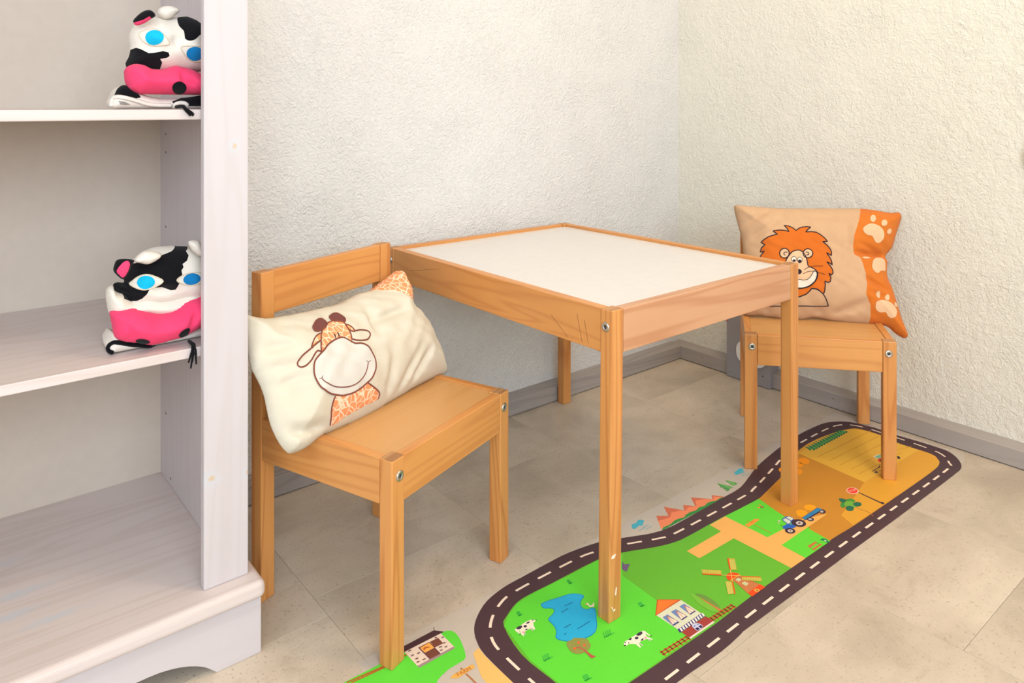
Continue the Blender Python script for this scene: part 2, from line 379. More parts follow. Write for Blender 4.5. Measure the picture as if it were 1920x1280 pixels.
# ------------------------------------------------------------------ soft shapes: a closed outline, puffed out on both sides of its own plane
def prof(d, D, p):
    t = np.clip(d/D, 0, 1); return (1-(1-t)**2)**p
def dist(P, poly):
    P = np.atleast_2d(P); A = np.array(poly, float); B = np.roll(A, -1, 0); best = np.full(len(P), 9.); ins = np.zeros(len(P), bool)
    for a, b in zip(A, B):
        ab = b-a; t = np.clip(((P-a) @ ab)/max(ab @ ab, 1e-12), 0, 1)
        best = np.minimum(best, np.linalg.norm(P-a-t[:,None]*ab, axis=1))
        c = (a[1] > P[:,1]) != (b[1] > P[:,1])
        with np.errstate(all='ignore'): x = (b[0]-a[0])*(P[:,1]-a[1])/(b[1]-a[1])+a[0]
        ins ^= c & (P[:,0] < x)
    return best, ins
def cr(pts, k=4, closed=True):
    P = np.array(pts, float); n = len(P); o = []
    for i in (range(n) if closed else range(n-1)):
        if closed: a, b, c, d = P[i-1], P[i], P[(i+1) % n], P[(i+2) % n]
        else: a, b, c, d = P[max(i-1,0)], P[i], P[i+1], P[min(i+2,n-1)]
        for j in range(k):
            t = j/k; o.append(.5*(2*b+(c-a)*t+(2*a-5*b+4*c-d)*t*t+(3*b-a-3*c+d)*t**3))
    if not closed: o.append(P[-1])
    return np.array(o)
def resample(P, step, closed=True):
    P = np.array(P, float); Q = np.vstack([P, P[:1]]) if closed else P; o = []
    for a, b in zip(Q[:-1], Q[1:]):
        n = max(1, int(math.ceil(np.linalg.norm(b-a)/step)))
        for j in range(n): o.append(a+(b-a)*j/n)
    if not closed: o.append(Q[-1])
    return np.array(o)
class Soft:
    def __init__(s, frm, outline, parent, back=.7, folds=(), rip=.0):
        s.o, s.u, s.v, s.n = [np.array(x, float) for x in frm[:4]]; s.Tf, s.D, s.p = frm[4:]
        s.out = np.array(outline, float); s.par = parent; s.back = back; s.folds = folds; s.rip = rip
        s.base = np.array(parent.location) if parent else np.zeros(3)
        rz = parent.rotation_euler[2] if parent else 0
        c, q = math.cos(rz), math.sin(rz); s.R = np.array([[c,q,0],[-q,c,0],[0,0,1]])
    def wr(s, P, d):
        x, y = P[:,0], P[:,1]; k = np.clip(d/.02, 0, 1)
        h = np.zeros(len(P))
        for (ax, ay), (bx, by), wd, dp in s.folds:
            a = np.array((ax, ay)); ab = np.array((bx-ax, by-ay)); L = np.linalg.norm(ab)
            t = ((P-a) @ ab)/L**2; tt = np.clip(t, 0, 1); dd = np.linalg.norm(P-a-tt[:,None]*ab, axis=1)
            h += 1.6*dp*np.exp(-(dd/wd)**2)*(.35+.65*np.sin(np.pi*np.clip(tt*.9+.05, 0, 1)))
        if s.rip:
            h += s.rip*(np.sin(x*95+3*np.sin(y*40))*np.sin(y*70+1.3+2*np.sin(x*33))+.6*np.sin(x*170+y*120+2*np.sin(y*90)))
        return h*k
    def h(s, P):
        d, ins = dist(P, s.out); d = np.where(ins, d, 0)
        return s.Tf*prof(d, s.D, s.p)+s.wr(np.atleast_2d(P), d), d
    def pos(s, P, off):
        P = np.atleast_2d(P); W = s.o+P[:,:1]*s.u+P[:,1:]*s.v+np.reshape(off, (-1,1))*s.n
        return (W-s.base) @ s.R.T
    def tri(s, poly, extra, step):
        b = resample(poly, step); lo, hi = b.min(0), b.max(0)
        gx = np.arange(lo[0], hi[0], step); gy = np.arange(lo[1], hi[1], step*.87)
        g = np.array([(x+(step/2 if j % 2 else 0), y) for j, y in enumerate(gy) for x in gx])
        if len(g):
            d, ins = dist(g, poly); g = g[ins & (d > step*.55)]
        V = [Vector(p) for p in b]; E = [(i, (i+1) % len(b)) for i in range(len(b))]
        for e in extra:
            q = resample(e, step); k = len(V); V += [Vector(p) for p in q]; E += [(k+i, k+(i+1) % len(q)) for i in range(len(q))]
        V += [Vector(p) for p in g]
        r = delaunay_2d_cdt(V, E, [], 0, 1e-6)
        v2 = np.array([(a.x, a.y) for a in r[0]]); f = np.array([t for t in r[2] if len(t) == 3])
        cen = v2[f].mean(1); _, ins = dist(cen, poly)
        f = f[ins]
        a, b_, c = v2[f[:,0]], v2[f[:,1]], v2[f[:,2]]
        ar = (b_[:,0]-a[:,0])*(c[:,1]-a[:,1])-(b_[:,1]-a[:,1])*(c[:,0]-a[:,0])
        f[ar < 0] = f[ar < 0][:, ::-1]
        return v2, f
    def body(s, name, mat, regions=(), step=.004, both=True):
        """regions: (part name, polygon, material); each region is a part of its own"""
        v2, f = s.tri(s.out, [r[1] for r in regions], step)
        h, d = s.h(v2); edge = d < 1e-5
        cen = v2[f].mean(1); lab = np.zeros(len(f), int)
        for i, r in enumerate(regions):
            _, ins = dist(cen, r[1]); lab[ins] = i+1
        F = s.pos(v2, h); hb = h*0
        _, ins = dist(v2, s.out); hb = -s.Tf*s.back*prof(np.where(ins, d, 0), s.D, s.p); B = s.pos(v2, hb)
        objs = []
        for i, (nm, m) in enumerate([(name, mat)]+[(r[0], r[2]) for r in regions]):
            ff = f[lab == i]; fb = f[(lab == i)][:, ::-1] if (both or i == 0) else f[:0]
            if not both and i == 0: fb = f[:, ::-1]
            if not len(ff) and not len(fb): objs.append(None); continue
            nv = len(v2); fb2 = np.where(edge[fb], fb, fb+nv) if len(fb) else fb
            allf = np.vstack([ff, fb2]) if len(fb) else ff
            used = np.unique(allf); mp = np.zeros(2*nv, int); mp[used] = np.arange(len(used)); AV = np.vstack([F, B])[used]
            objs.append(mesh(nm, AV, mp[allf], m, s.par, smooth=True))
        return objs
    def patch(s, name, poly, mat, off=.0008, step=.004, parent=None):
        v2, f = s.tri(np.array(poly, float), [], step); h, d = s.h(v2)
        return mesh(name, s.pos(v2, h+off), f, mat, parent or s.par, smooth=True)
    def stroke(s, name, pts, rad, mat, closed=False, off=.0005, step=.003, parent=None):
        P = resample(pts, step, closed); h, _ = s.h(P); Q = s.pos(P, h+off); n = len(Q); nn = s.R @ s.n
        V = []; F = []; K = 6
        for i in range(n):
            a = Q[(i-1) % n] if closed or i > 0 else Q[i]; b = Q[(i+1) % n] if closed or i < n-1 else Q[i]
            t = (b-a)/max(np.linalg.norm(b-a), 1e-9); sd = np.cross(t, nn); sd /= max(np.linalg.norm(sd), 1e-9); up = np.cross(sd, t)
            r = rad*(1 if closed else (.55 if i in (0, n-1) else 1))
            for j in range(K):
                g = 2*math.pi*j/K; V.append(Q[i]+sd*math.cos(g)*r+up*math.sin(g)*r*.7)
        for i in range(n if closed else n-1):
            for j in range(K): F.append((i*K+j, i*K+(j+1) % K, ((i+1) % n)*K+(j+1) % K, ((i+1) % n)*K+j))
        if not closed: F += [tuple(range(K))[::-1], tuple((n-1)*K+j for j in range(K))]
        return (V, F) if name is None else mesh(name, V, F, mat, parent or s.par, smooth=True)
def fleece(name, c, c2=None, bump=.35):
    t = NT(name, .92, .12); t.p.inputs['Sheen Weight'].default_value = .06; t.p.inputs['Sheen Roughness'].default_value = .6
    v = t.coord(); f = t.noise(v, 420, 3, .7); g = t.noise(v, 26, 3); L = s2l(c); D = s2l(c2 or tuple(int(x*.93) for x in c))
    t.bump(t.math('ADD', f, g), bump, .0012); return t.col(t.mix(g, D, L))
def giraffe_print(name):
    t = NT(name, .9, .12); v = t.coord((1,1,1)); wv = t.n('VectorMath', operation='ADD'); nz = t.n('TexNoise'); nz.inputs['Scale'].default_value = 60; nz.inputs['Detail'].default_value = 1
    t.l(v, nz.inputs['Vector']); sc = t.n('VectorMath', operation='SCALE'); sc.inputs['Scale'].default_value = .006; t.l(nz.outputs['Color'], sc.inputs[0]); t.l(v, wv.inputs[0]); t.l(sc.outputs[0], wv.inputs[1])
    vo = t.n('TexVoronoi', feature='DISTANCE_TO_EDGE'); vo.inputs['Scale'].default_value = 92; t.l(wv.outputs[0], vo.inputs['Vector'])
    g = t.noise(v, 70, 2)
    patch = t.mix(g, s2l((226,138,88)), s2l((238,164,116)))
    c = t.mix(t.ramp(vo.outputs['Distance'], [(.03, (0,0,0,1)), (.09, (1,1,1,1))]), s2l((246,218,190)), patch)
    return t.col(c)
M['cream'] = fleece('cream_fleece', (214,207,192), (206,195,173))
M['greycream'] = fleece('pale_muzzle_fleece', (214,210,202), (208,202,192))
M['gprint'] = giraffe_print('giraffe_print_cloth')
M['brown'] = fleece('brown_thread', (132,72,56), None, .1)
M['brownfill'] = fleece('brown_horn_cloth', (118,66,60))
M['peach'] = fleece('peach_fleece', (206,168,132), (196,156,120))
M['orange'] = fleece('orange_fleece', (212,120,46), (202,106,34))
M['mane'] = fleece('orange_mane_cloth', (212,112,40), (202,100,30))
M['thread'] = fleece('dark_thread', (48,36,46), None, .1)
M['offwhite'] = fleece('offwhite_cloth', (236,222,206))
M['pawc'] = fleece('pale_paw_cloth', (228,188,150), (220,178,140))

# ------------------------------------------------------------------ giraffe cushion
fr = [(-1.20806,-0.33902,0.285),(0.94355,0.33122,0.0),(-0.15048,0.42868,0.89084),(0.29507,-0.84055,0.45433),0.055,0.095,0.62]
gp = thing('giraffe_cushion', 'cream plush cushion with an embroidered giraffe face, leaning on the chair by the bookcase', 'cushion', fr[0])
GS = Soft(fr, [(-0.1764,0.1845),(-0.1718,0.1842),(-0.1656,0.1806),(-0.159,0.1769),(-0.1524,0.1742),(-0.1454,0.1715),(-0.1382,0.1692),(-0.1313,0.1678),(-0.1241,0.1668),(-0.115,0.1658),(-0.1032,0.1644),(-0.0895,0.163),(-0.0755,0.1617),(-0.0613,0.1607),(-0.0467,0.1598),(-0.0329,0.159),(-0.02,0.1582),(-0.0078,0.1575),(0.0036,0.1573),(0.0141,0.158),(0.0239,0.1592),(0.033,0.1604),(0.0411,0.1616),(0.0484,0.1628),(0.056,0.1635),(0.0637,0.1631),(0.0716,0.1621),(0.0816,0.1625),(0.0951,0.1654),(0.1107,0.1696),(0.1254,0.1735),(0.1391,0.1771),(0.1519,0.1805),(0.1616,0.1821),(0.1667,0.1815),(0.1687,0.1791),(0.1698,0.1754),(0.1707,0.1698),(0.1708,0.1628),(0.1711,0.1557),(0.1721,0.1488),(0.1732,0.1417),(0.1731,0.1349),(0.1705,0.1283),(0.1667,0.122),(0.1646,0.1168),(0.1653,0.1144),(0.1677,0.1131),(0.1708,0.1093),(0.1751,0.1009),(0.1802,0.0899),(0.1841,0.0789),(0.1856,0.0686),(0.1859,0.0583),(0.1864,0.0485),(0.1877,0.0395),(0.1891,0.031),(0.1899,0.0228),(0.1897,0.0143),(0.1888,0.0061),(0.1881,-0.0011),(0.1885,-0.0075),(0.189,-0.0129),(0.1867,-0.0163),(0.1807,-0.0166),(0.172,-0.015),(0.1604,-0.0137),(0.1453,-0.0134),(0.1273,-0.0134),(0.1089,-0.0137),(0.0901,-0.0144),(0.0708,-0.0154),(0.0528,-0.0163),(0.0364,-0.0171),(0.0212,-0.0179),(0.0071,-0.0184),(-0.0057,-0.0187),(-0.0175,-0.0188),(-0.029,-0.0187),(-0.0406,-0.0185),(-0.052,-0.0182),(-0.0626,-0.0177),(-0.0721,-0.0171),(-0.0807,-0.0163),(-0.0888,-0.0157),(-0.0957,-0.0152),(-0.102,-0.0147),(-0.1093,-0.0149),(-0.1188,-0.0162),(-0.1293,-0.018),(-0.1392,-0.0191),(-0.1485,-0.019),(-0.1573,-0.0182),(-0.1641,-0.0166),(-0.168,-0.0144),(-0.17,-0.0115),(-0.1717,-0.0078),(-0.1737,-0.0028),(-0.1756,0.003),(-0.177,0.0089),(-0.1782,0.0145),(-0.179,0.0201),(-0.1795,0.0258),(-0.1796,0.0317),(-0.1793,0.0377),(-0.1788,0.044),(-0.178,0.0511),(-0.1769,0.0585),(-0.1761,0.0653),(-0.176,0.0708),(-0.1762,0.0756),(-0.1767,0.0805),(-0.1775,0.0859),(-0.1786,0.0915),(-0.1797,0.0966),(-0.1808,0.1004),(-0.1819,0.1038),(-0.1824,0.1088),(-0.1819,0.1164),(-0.1809,0.1256),(-0.18,0.1348),(-0.1797,0.1438),(-0.1796,0.153),(-0.1792,0.1617),(-0.179,0.1707),(-0.1785,0.1793)], gp, .62,
  folds=[((-0.1809,0.1261),(-0.1319,0.118),.008,-.005), ((-0.1805,0.1004),(-0.1293,0.0878),.007,-.004), ((-0.1608,0.0085),(-0.11,-0.0051),.007,-.009),
   ((0.1022,0.1103),(0.0252,0.1091),.008,-.007), ((0.0314,0.1342),(0.017,0.0874),.010,-.005), ((0.1281,0.0357),(0.0773,-0.0047),.007,-.006),
   ((0.1002,0.0429),(0.043,-0.0065),.008,-.005), ((0.0344,0.052),(0.0165,0.0002),.010,-.005), ((-0.1733,0.0536),(-0.1496,0.0539),.010,-.004), ((-0.1773,0.0231),(-0.1515,-0.0024),.008,-.006), ((-0.1732,0.0729),(-0.1347,0.0696),.007,-.005), ((-0.059,0.1468),(-0.0441,0.1304),.010,-.003), ((-0.1174,0.1539),(-0.1656,0.1344),.014,-.004)], rip=.0013)
GS.body('cover', M['cream'], [('print_corner', cr([(0.061,0.1633),(0.079,0.1626),(0.0895,0.1549),(0.1083,0.1476),(0.1171,0.1392),(0.118,0.1283),(0.1708,0.1173),(0.19,0.15),(0.17,0.21),(0.06,0.21),(0.04,0.17)], 1), M['gprint'])], .0036)
head = [(-0.1064,0.0925),(-0.1013,0.1011),(-0.0928,0.1123),(-0.085,0.1196),(-0.0753,0.1251),(-0.0648,0.1289),(-0.0546,0.1311),(-0.0453,0.1306),(-0.0381,0.1279),(-0.0348,0.1232),(-0.0352,0.1163),(-0.0362,0.1082),(-0.0382,0.1007),(-0.0417,0.0931),(-0.0478,0.0957),(-0.0551,0.1018),(-0.0635,0.1035),(-0.0757,0.1025),(-0.0894,0.099),(-0.0996,0.0947)]
GS.patch('head_patch', cr(head, 3), M['gprint'], .0007, .003)
muz = [(-0.1075,0.0915),(-0.0996,0.0947),(-0.0894,0.099),(-0.0762,0.1019),(-0.064,0.1029),(-0.0552,0.1017),(-0.049,0.0968),(-0.0438,0.0915),(-0.0379,0.0869),(-0.0281,0.0835),(-0.02,0.0768),(-0.0147,0.0679),(-0.0113,0.0585),(-0.0114,0.0503),(-0.0143,0.0417),(-0.0197,0.0354),(-0.0267,0.0297),(-0.037,0.0264),(-0.0479,0.024),(-0.0631,0.0225),(-0.0759,0.0234),(-0.0866,0.0253),(-0.0971,0.0294),(-0.1107,0.0359),(-0.121,0.0447),(-0.1247,0.0549),(-0.1252,0.0664),(-0.1243,0.0753),(-0.1199,0.0828),(-0.1148,0.0875)]
GS.patch('muzzle_patch', cr(muz, 3), M['greycream'], .0012, .003)
GS.stroke('muzzle_stitching', cr(muz, 4), .0013, M['brown'], True, .0013)
neck = [(-0.0989,0.0287),(-0.0866,0.0249),(-0.0759,0.0228),(-0.0631,0.0219),(-0.0479,0.0234),(-0.032,0.0262),(-0.0201,0.0165),(-0.0088,0.0073),(-0.0049,0.0014),(-0.0067,-0.0032),(-0.0223,-0.0029),(-0.0402,-0.0029),(-0.0588,-0.0036),(-0.0763,-0.0042),(-0.0883,-0.0074),(-0.101,-0.0071),(-0.1047,0.0027),(-0.1053,0.0139),(-0.1035,0.0225)]
GS.patch('neck_patch', cr(neck, 1), M['gprint'], .0007, .003)
GS.stroke('neck_stitching', cr([(-0.032,0.0262),(-0.0201,0.0165),(-0.0088,0.0073),(-0.0049,0.0014),(-0.007,-0.0026)], 4, False), .0013, M['brown'])
GS.stroke('neck_stitching', cr([(-0.0992,0.0288),(-0.1035,0.0225),(-0.1053,0.0139),(-0.1047,0.0027),(-0.1016,-0.0062)], 4, False), .0013, M['brown'])
GS.stroke('head_stitching', cr([(-0.1064,0.0925),(-0.1013,0.1011),(-0.0928,0.1123),(-0.085,0.1196),(-0.0753,0.1251),(-0.0648,0.1289),(-0.0546,0.1311),(-0.0453,0.1306),(-0.0381,0.1279),(-0.0348,0.1232),(-0.0352,0.1163),(-0.0362,0.1082),(-0.0382,0.1007),(-0.0414,0.093)], 3, False), .0013, M['brown'])
for pts in ([(-0.0934,0.128),(-0.0899,0.133),(-0.0793,0.1389),(-0.0691,0.141),(-0.063,0.1395),(-0.0605,0.1358),(-0.0627,0.1309),(-0.0697,0.1268),(-0.0773,0.124),(-0.0877,0.1229),(-0.0936,0.1247)], [(-0.0466,0.1391),(-0.0368,0.1421),(-0.0297,0.1404),(-0.0275,0.1356),(-0.0275,0.1302),(-0.0304,0.1255),(-0.0345,0.1235),(-0.0389,0.1272),(-0.0445,0.1294),(-0.0476,0.133)]):
    h_ = GS.patch('horn_patch', cr(pts, 3), M['brownfill'], .0011, .003); GS.stroke('horn_stitching', cr(pts, 3), .0012, M['brown'], True, .0012, parent=h_)
GS.patch('ear_patch', cr([(-0.0883,0.119),(-0.0983,0.1171),(-0.1077,0.1121),(-0.1178,0.1032),(-0.1107,0.1054),(-0.0984,0.1086)], 2), M['gprint'], .0006, .003)
GS.patch('ear_patch', cr([(-0.0358,0.12),(-0.0306,0.1158),(-0.0285,0.1101),(-0.0283,0.1043),(-0.0335,0.1066),(-0.036,0.1132)], 2), M['gprint'], .0006, .003)
for pts, cl in (([(-0.0876,0.1191),(-0.0983,0.1171),(-0.1077,0.1121),(-0.1178,0.1032),(-0.1107,0.1054),(-0.0967,0.1091)], False), ([(-0.1179,0.103),(-0.1253,0.1007),(-0.1334,0.0974),(-0.1385,0.0918),(-0.1389,0.0868),(-0.1358,0.0835),(-0.1289,0.0838),(-0.1218,0.0875),(-0.1158,0.0932),(-0.1103,0.0965),(-0.1064,0.0932)], False),
                ([(-0.0358,0.12),(-0.0306,0.1158),(-0.0285,0.1101),(-0.0283,0.1043),(-0.0335,0.1066),(-0.036,0.1132)], False), ([(-0.0283,0.1043),(-0.0176,0.1036),(-0.0059,0.1001),(-0.0003,0.0952),(-0.002,0.0901),(-0.0099,0.0861),(-0.0218,0.0868),(-0.0334,0.0907),(-0.0395,0.0948)], False)):
    GS.stroke('ear_stitching', cr(pts, 4, cl), .0012, M['brown'], cl)
GS.stroke('smile_stitching', cr([(-0.117,0.059),(-0.113,0.0507),(-0.1008,0.042),(-0.0874,0.0364),(-0.0734,0.033),(-0.0586,0.0322),(-0.0446,0.0356),(-0.0345,0.0423),(-0.0271,0.0541)], 4, False), .0008, M['brown'], off=.0016)
for pts in ([(-0.1208,0.0599),(-0.1169,0.0592),(-0.1138,0.0617)], [(-0.0305,0.0572),(-0.0278,0.0539),(-0.0222,0.0548)]): GS.stroke('smile_stitching', pts, .0005, M['brown'], off=.0016)
for pts in ([(-0.0679,0.1112),(-0.0675,0.1079),(-0.0695,0.1045)], [(-0.06,0.1117),(-0.0594,0.1083),(-0.0615,0.1045)]): GS.stroke('eye_stitching', pts, .0010, M['thread'], off=.0012)

# ------------------------------------------------------------------ lion cushion
fr = [(-0.22251,-0.51571,0.285),(0.65493,-0.75569,0.0),(0.28065,0.24324,0.92848),(-0.70164,-0.60809,0.37139),0.05,0.09,0.62]
lp_ = thing('lion_cushion', 'peach cushion with embroidered lion head and orange paw-print band, on the right chair', 'cushion', fr[0])
LS = Soft(fr, [(-0.1422,0.2382),(-0.1401,0.2425),(-0.1359,0.2428),(-0.1298,0.2424),(-0.1216,0.2422),(-0.1116,0.2413),(-0.1008,0.2405),(-0.0897,0.2399),(-0.0778,0.2393),(-0.0647,0.2387),(-0.0505,0.2381),(-0.035,0.2376),(-0.0169,0.2373),(0.0059,0.2377),(0.0314,0.2384),(0.0542,0.239),(0.0719,0.2395),(0.087,0.2398),(0.101,0.2402),(0.1143,0.2406),(0.1266,0.2411),(0.1382,0.2411),(0.1492,0.2404),(0.1596,0.2394),(0.1701,0.2381),(0.1819,0.2362),(0.1938,0.234),(0.2038,0.2327),(0.2109,0.2331),(0.216,0.2342),(0.2199,0.2343),(0.223,0.2324),(0.2249,0.2294),(0.2257,0.2258),(0.2254,0.2222),(0.2241,0.218),(0.2218,0.2121),(0.2182,0.2034),(0.2137,0.1929),(0.2092,0.1824),(0.2052,0.1718),(0.2011,0.1611),(0.1967,0.1517),(0.191,0.1444),(0.185,0.1385),(0.1811,0.1332),(0.181,0.1293),(0.183,0.126),(0.1842,0.1214),(0.1833,0.1142),(0.1816,0.1056),(0.1804,0.0977),(0.1803,0.0914),(0.1808,0.0857),(0.1817,0.0802),(0.1833,0.0748),(0.1854,0.0695),(0.1875,0.063),(0.1893,0.0545),(0.191,0.0448),(0.1929,0.0345),(0.1947,0.0234),(0.1965,0.0117),(0.1986,0.0008),(0.2012,-0.0095),(0.204,-0.0191),(0.206,-0.0268),(0.2071,-0.0319),(0.2074,-0.0352),(0.2068,-0.0378),(0.205,-0.0403),(0.2022,-0.0422),(0.1987,-0.0426),(0.1942,-0.0411),(0.1889,-0.0381),(0.1836,-0.0345),(0.1788,-0.03),(0.174,-0.0249),(0.1691,-0.0208),(0.1641,-0.0187),(0.159,-0.0176),(0.1532,-0.0171),(0.1462,-0.0172),(0.1385,-0.0178),(0.1314,-0.0182),(0.126,-0.0178),(0.1212,-0.0172),(0.1152,-0.0167),(0.107,-0.0168),(0.0977,-0.017),(0.0877,-0.0169),(0.0773,-0.0163),(0.0663,-0.0153),(0.0549,-0.014),(0.0428,-0.0116),(0.0305,-0.0089),(0.0187,-0.0077),(0.0085,-0.0094),(-0.001,-0.0126),(-0.0122,-0.0149),(-0.0263,-0.0152),(-0.0421,-0.0145),(-0.0573,-0.0136),(-0.0711,-0.0123),(-0.0844,-0.0108),(-0.0969,-0.0097),(-0.1095,-0.0102),(-0.1214,-0.0112),(-0.1302,-0.0101),(-0.1347,-0.006),(-0.136,0.0002),(-0.1363,0.0083),(-0.1357,0.0186),(-0.134,0.0309),(-0.1322,0.0439),(-0.1307,0.0576),(-0.1291,0.0721),(-0.1278,0.086),(-0.1269,0.0986),(-0.1262,0.1106),(-0.126,0.1227),(-0.1261,0.135),(-0.1266,0.1474),(-0.1278,0.1598),(-0.13,0.1722),(-0.1328,0.1846),(-0.1356,0.1974),(-0.1386,0.2121),(-0.1415,0.2272)], lp_, .62,
  folds=[((0.1067,0.1309),(0.1831,0.1309),.006,-.010), ((0.1168,0.1515),(0.1625,0.1335),.006,-.005), ((0.1238,0.0765),(0.1695,0.0525),.006,-.006), ((0.1282,0.0481),(0.1703,0.0353),.006,-.004),
   ((-0.1338,0.1847),(-0.0689,0.2254),.008,-.005), ((-0.1245,0.146),(-0.0361,0.2113),.008,-.004), ((0.0186,-0.0089),(0.0344,0.0093),.010,-.010), ((0.0515,-0.0026),(0.1198,0.026),.009,-.007),
   ((0.098,0.1941),(0.079,0.0972),.012,-.004), ((-0.001,0.2123),(0.1121,0.2081),.010,-.003), ((-0.0916,-0.0097),(-0.0772,0.0077),.007,-.007)], rip=.0010)
band = [(0.1356,0.237),(0.1218,0.2014),(0.1073,0.1689),(0.1022,0.1424),(0.104,0.1261),(0.1145,0.1185),(0.1189,0.1049),(0.1234,0.0822),(0.1235,0.065),(0.119,0.0422),(0.1273,0.021),(0.1289,0.0002),(0.1285,-0.0175),(0.14,-0.08),(0.28,-0.08),(0.28,0.28),(0.13,0.28)]
LS.body('cover', M['peach'], [('paw_band', resample(band, .05), M['orange'])], .0036)
mane = [(-0.0395,0.1867),(-0.0354,0.1863),(-0.0294,0.1853),(-0.0215,0.1816),(-0.0151,0.1754),(-0.0079,0.1808),(0.0001,0.1839),(0.0093,0.1852),(0.0176,0.1849),(0.0107,0.1787),(0.0047,0.1721),(0.0169,0.1735),(0.0273,0.1725),(0.037,0.1661),(0.0438,0.1598),(0.0495,0.1523),(0.0385,0.1508),(0.0468,0.144),(0.0528,0.1363),(0.0555,0.1286),(0.0544,0.1207),(0.0495,0.1245),(0.0446,0.1269),(0.051,0.1159),(0.0534,0.1098),(0.0545,0.1005),(0.0492,0.1042),(0.0436,0.1071),(0.0501,0.0973),(0.0541,0.0897),(0.0543,0.0828),(0.0505,0.0781),(0.0458,0.0821),(0.0494,0.0727),(0.0473,0.0644),(0.0435,0.062),(0.0364,0.0647),(0.0367,0.0558),(0.0349,0.0441),(0.0319,0.0374),(0.0261,0.0423),(0.0204,0.0472),(0.0079,0.0481),(0.0041,0.0428),(-0.0035,0.0359),(-0.017,0.0298),(-0.0259,0.0283),(-0.0436,0.0305),(-0.0568,0.0373),(-0.0686,0.0427),(-0.0797,0.0532),(-0.0874,0.0673),(-0.0894,0.0799),(-0.0929,0.0927),(-0.0943,0.1055),(-0.0937,0.1174),(-0.0852,0.1281),(-0.0939,0.1259),(-0.0906,0.1356),(-0.083,0.1424),(-0.0914,0.1477),(-0.0838,0.1544),(-0.0748,0.1597),(-0.0643,0.1634),(-0.056,0.1658),(-0.0652,0.1731),(-0.0528,0.1751),(-0.0406,0.1746),(-0.031,0.1716),(-0.034,0.1791)]
LS.patch('mane_patch', mane, M['mane'], .0007, .003)
LS.stroke('mane_stitching', mane, .0011, M['thread'], True, .0010)
body_ = [(-0.017,0.0301),(-0.0035,0.0359),(0.0041,0.0428),(0.0079,0.0481),(0.016,0.0477),(0.0247,0.0437),(0.0319,0.0374),(0.0369,0.0297),(0.0406,0.0214),(0.043,0.0144),(0.0281,0.0137),(0.0076,0.0124),(-0.0167,0.0114),(-0.0461,0.0099),(-0.0778,0.0088),(-0.076,0.0193),(-0.0672,0.0297),(-0.0569,0.0358),(-0.0436,0.0302),(-0.0259,0.028)]
LS.patch('chest_patch', body_, M['peach'], .0009, .003)
LS.stroke('chest_stitching', body_, .0011, M['thread'], True, .0012)
for c_ in (((382,487),64,66),((712,490),66,62)):
    pass
for pts, inner in (([(-0.0344,0.1229),(-0.0354,0.1188),(-0.0378,0.1153),(-0.0412,0.1129),(-0.045,0.112),(-0.0487,0.1127),(-0.0517,0.115),(-0.0536,0.1184),(-0.0541,0.1224),(-0.0531,0.1265),(-0.0507,0.13),(-0.0474,0.1323),(-0.0436,0.1332),(-0.0398,0.1325),(-0.0368,0.1303),(-0.0349,0.1269)], [(-0.0377,0.1242),(-0.0414,0.1253),(-0.0448,0.1237),(-0.0455,0.1205),(-0.0427,0.1182)]), ([(0.0152,0.1241),(0.0142,0.1203),(0.0117,0.117),(0.0083,0.1147),(0.0044,0.1138),(0.0007,0.1145),(-0.0024,0.1165),(-0.0043,0.1196),(-0.0048,0.1234),(-0.0038,0.1272),(-0.0013,0.1305),(0.0021,0.1328),(0.006,0.1337),(0.0098,0.133),(0.0129,0.131),(0.0148,0.1278)], [(0.0006,0.1255),(0.0044,0.1261),(0.0072,0.1238),(0.0054,0.1206),(0.0017,0.1202)])):
    e_ = LS.patch('ear_patch', cr(pts, 2), M['pawc'], .0013, .003); LS.stroke('ear_stitching', cr(pts, 2), .0011, M['thread'], True, .0016, parent=e_); LS.stroke('ear_stitching', cr(inner, 4, False), .0008, M['thread'], False, .0016, parent=e_)
face = [(-0.042,0.1065),(-0.036,0.1168),(-0.0279,0.1258),(-0.0185,0.13),(-0.0096,0.1295),(-0.0033,0.1234),(0.0012,0.1142),(0.0026,0.1033),(0.0042,0.0956),(0.012,0.092),(0.0183,0.0876),(0.0219,0.0809),(0.0199,0.0701),(0.0135,0.0609),(0.0043,0.0531),(-0.0062,0.0489),(-0.0175,0.0469),(-0.0315,0.0478),(-0.0431,0.0526),(-0.0517,0.0612),(-0.0545,0.0735),(-0.0517,0.0828),(-0.0438,0.0908),(-0.044,0.0986)]
LS.patch('face_patch', cr(face, 2), M['pawc'], .0016, .003); LS.stroke('face_stitching', cr(face, 3), .0011, M['thread'], True, .0018)
mouth = [(0.016,0.086),(0.02,0.0808),(0.0185,0.0708),(0.0128,0.0616),(0.0036,0.0541),(-0.0064,0.0499),(-0.0174,0.0479),(-0.0299,0.0493),(-0.0401,0.0534),(-0.0458,0.0599),(-0.0383,0.0617),(-0.0278,0.0637),(-0.0165,0.0659),(-0.0084,0.0648),(0.0006,0.0671),(0.0077,0.0742),(0.0128,0.0828)]
LS.patch('mouth_patch', cr(mouth, 2), M['offwhite'], .0022, .003); LS.stroke('mouth_stitching', cr(mouth, 3), .0006, M['thread'], True, .0024)
LS.patch('tooth_patch', cr([(-0.0099,0.0647),(-0.001,0.066),(-0.0027,0.062),(-0.0069,0.0608)], 2), M['offwhite'], .0026, .003)
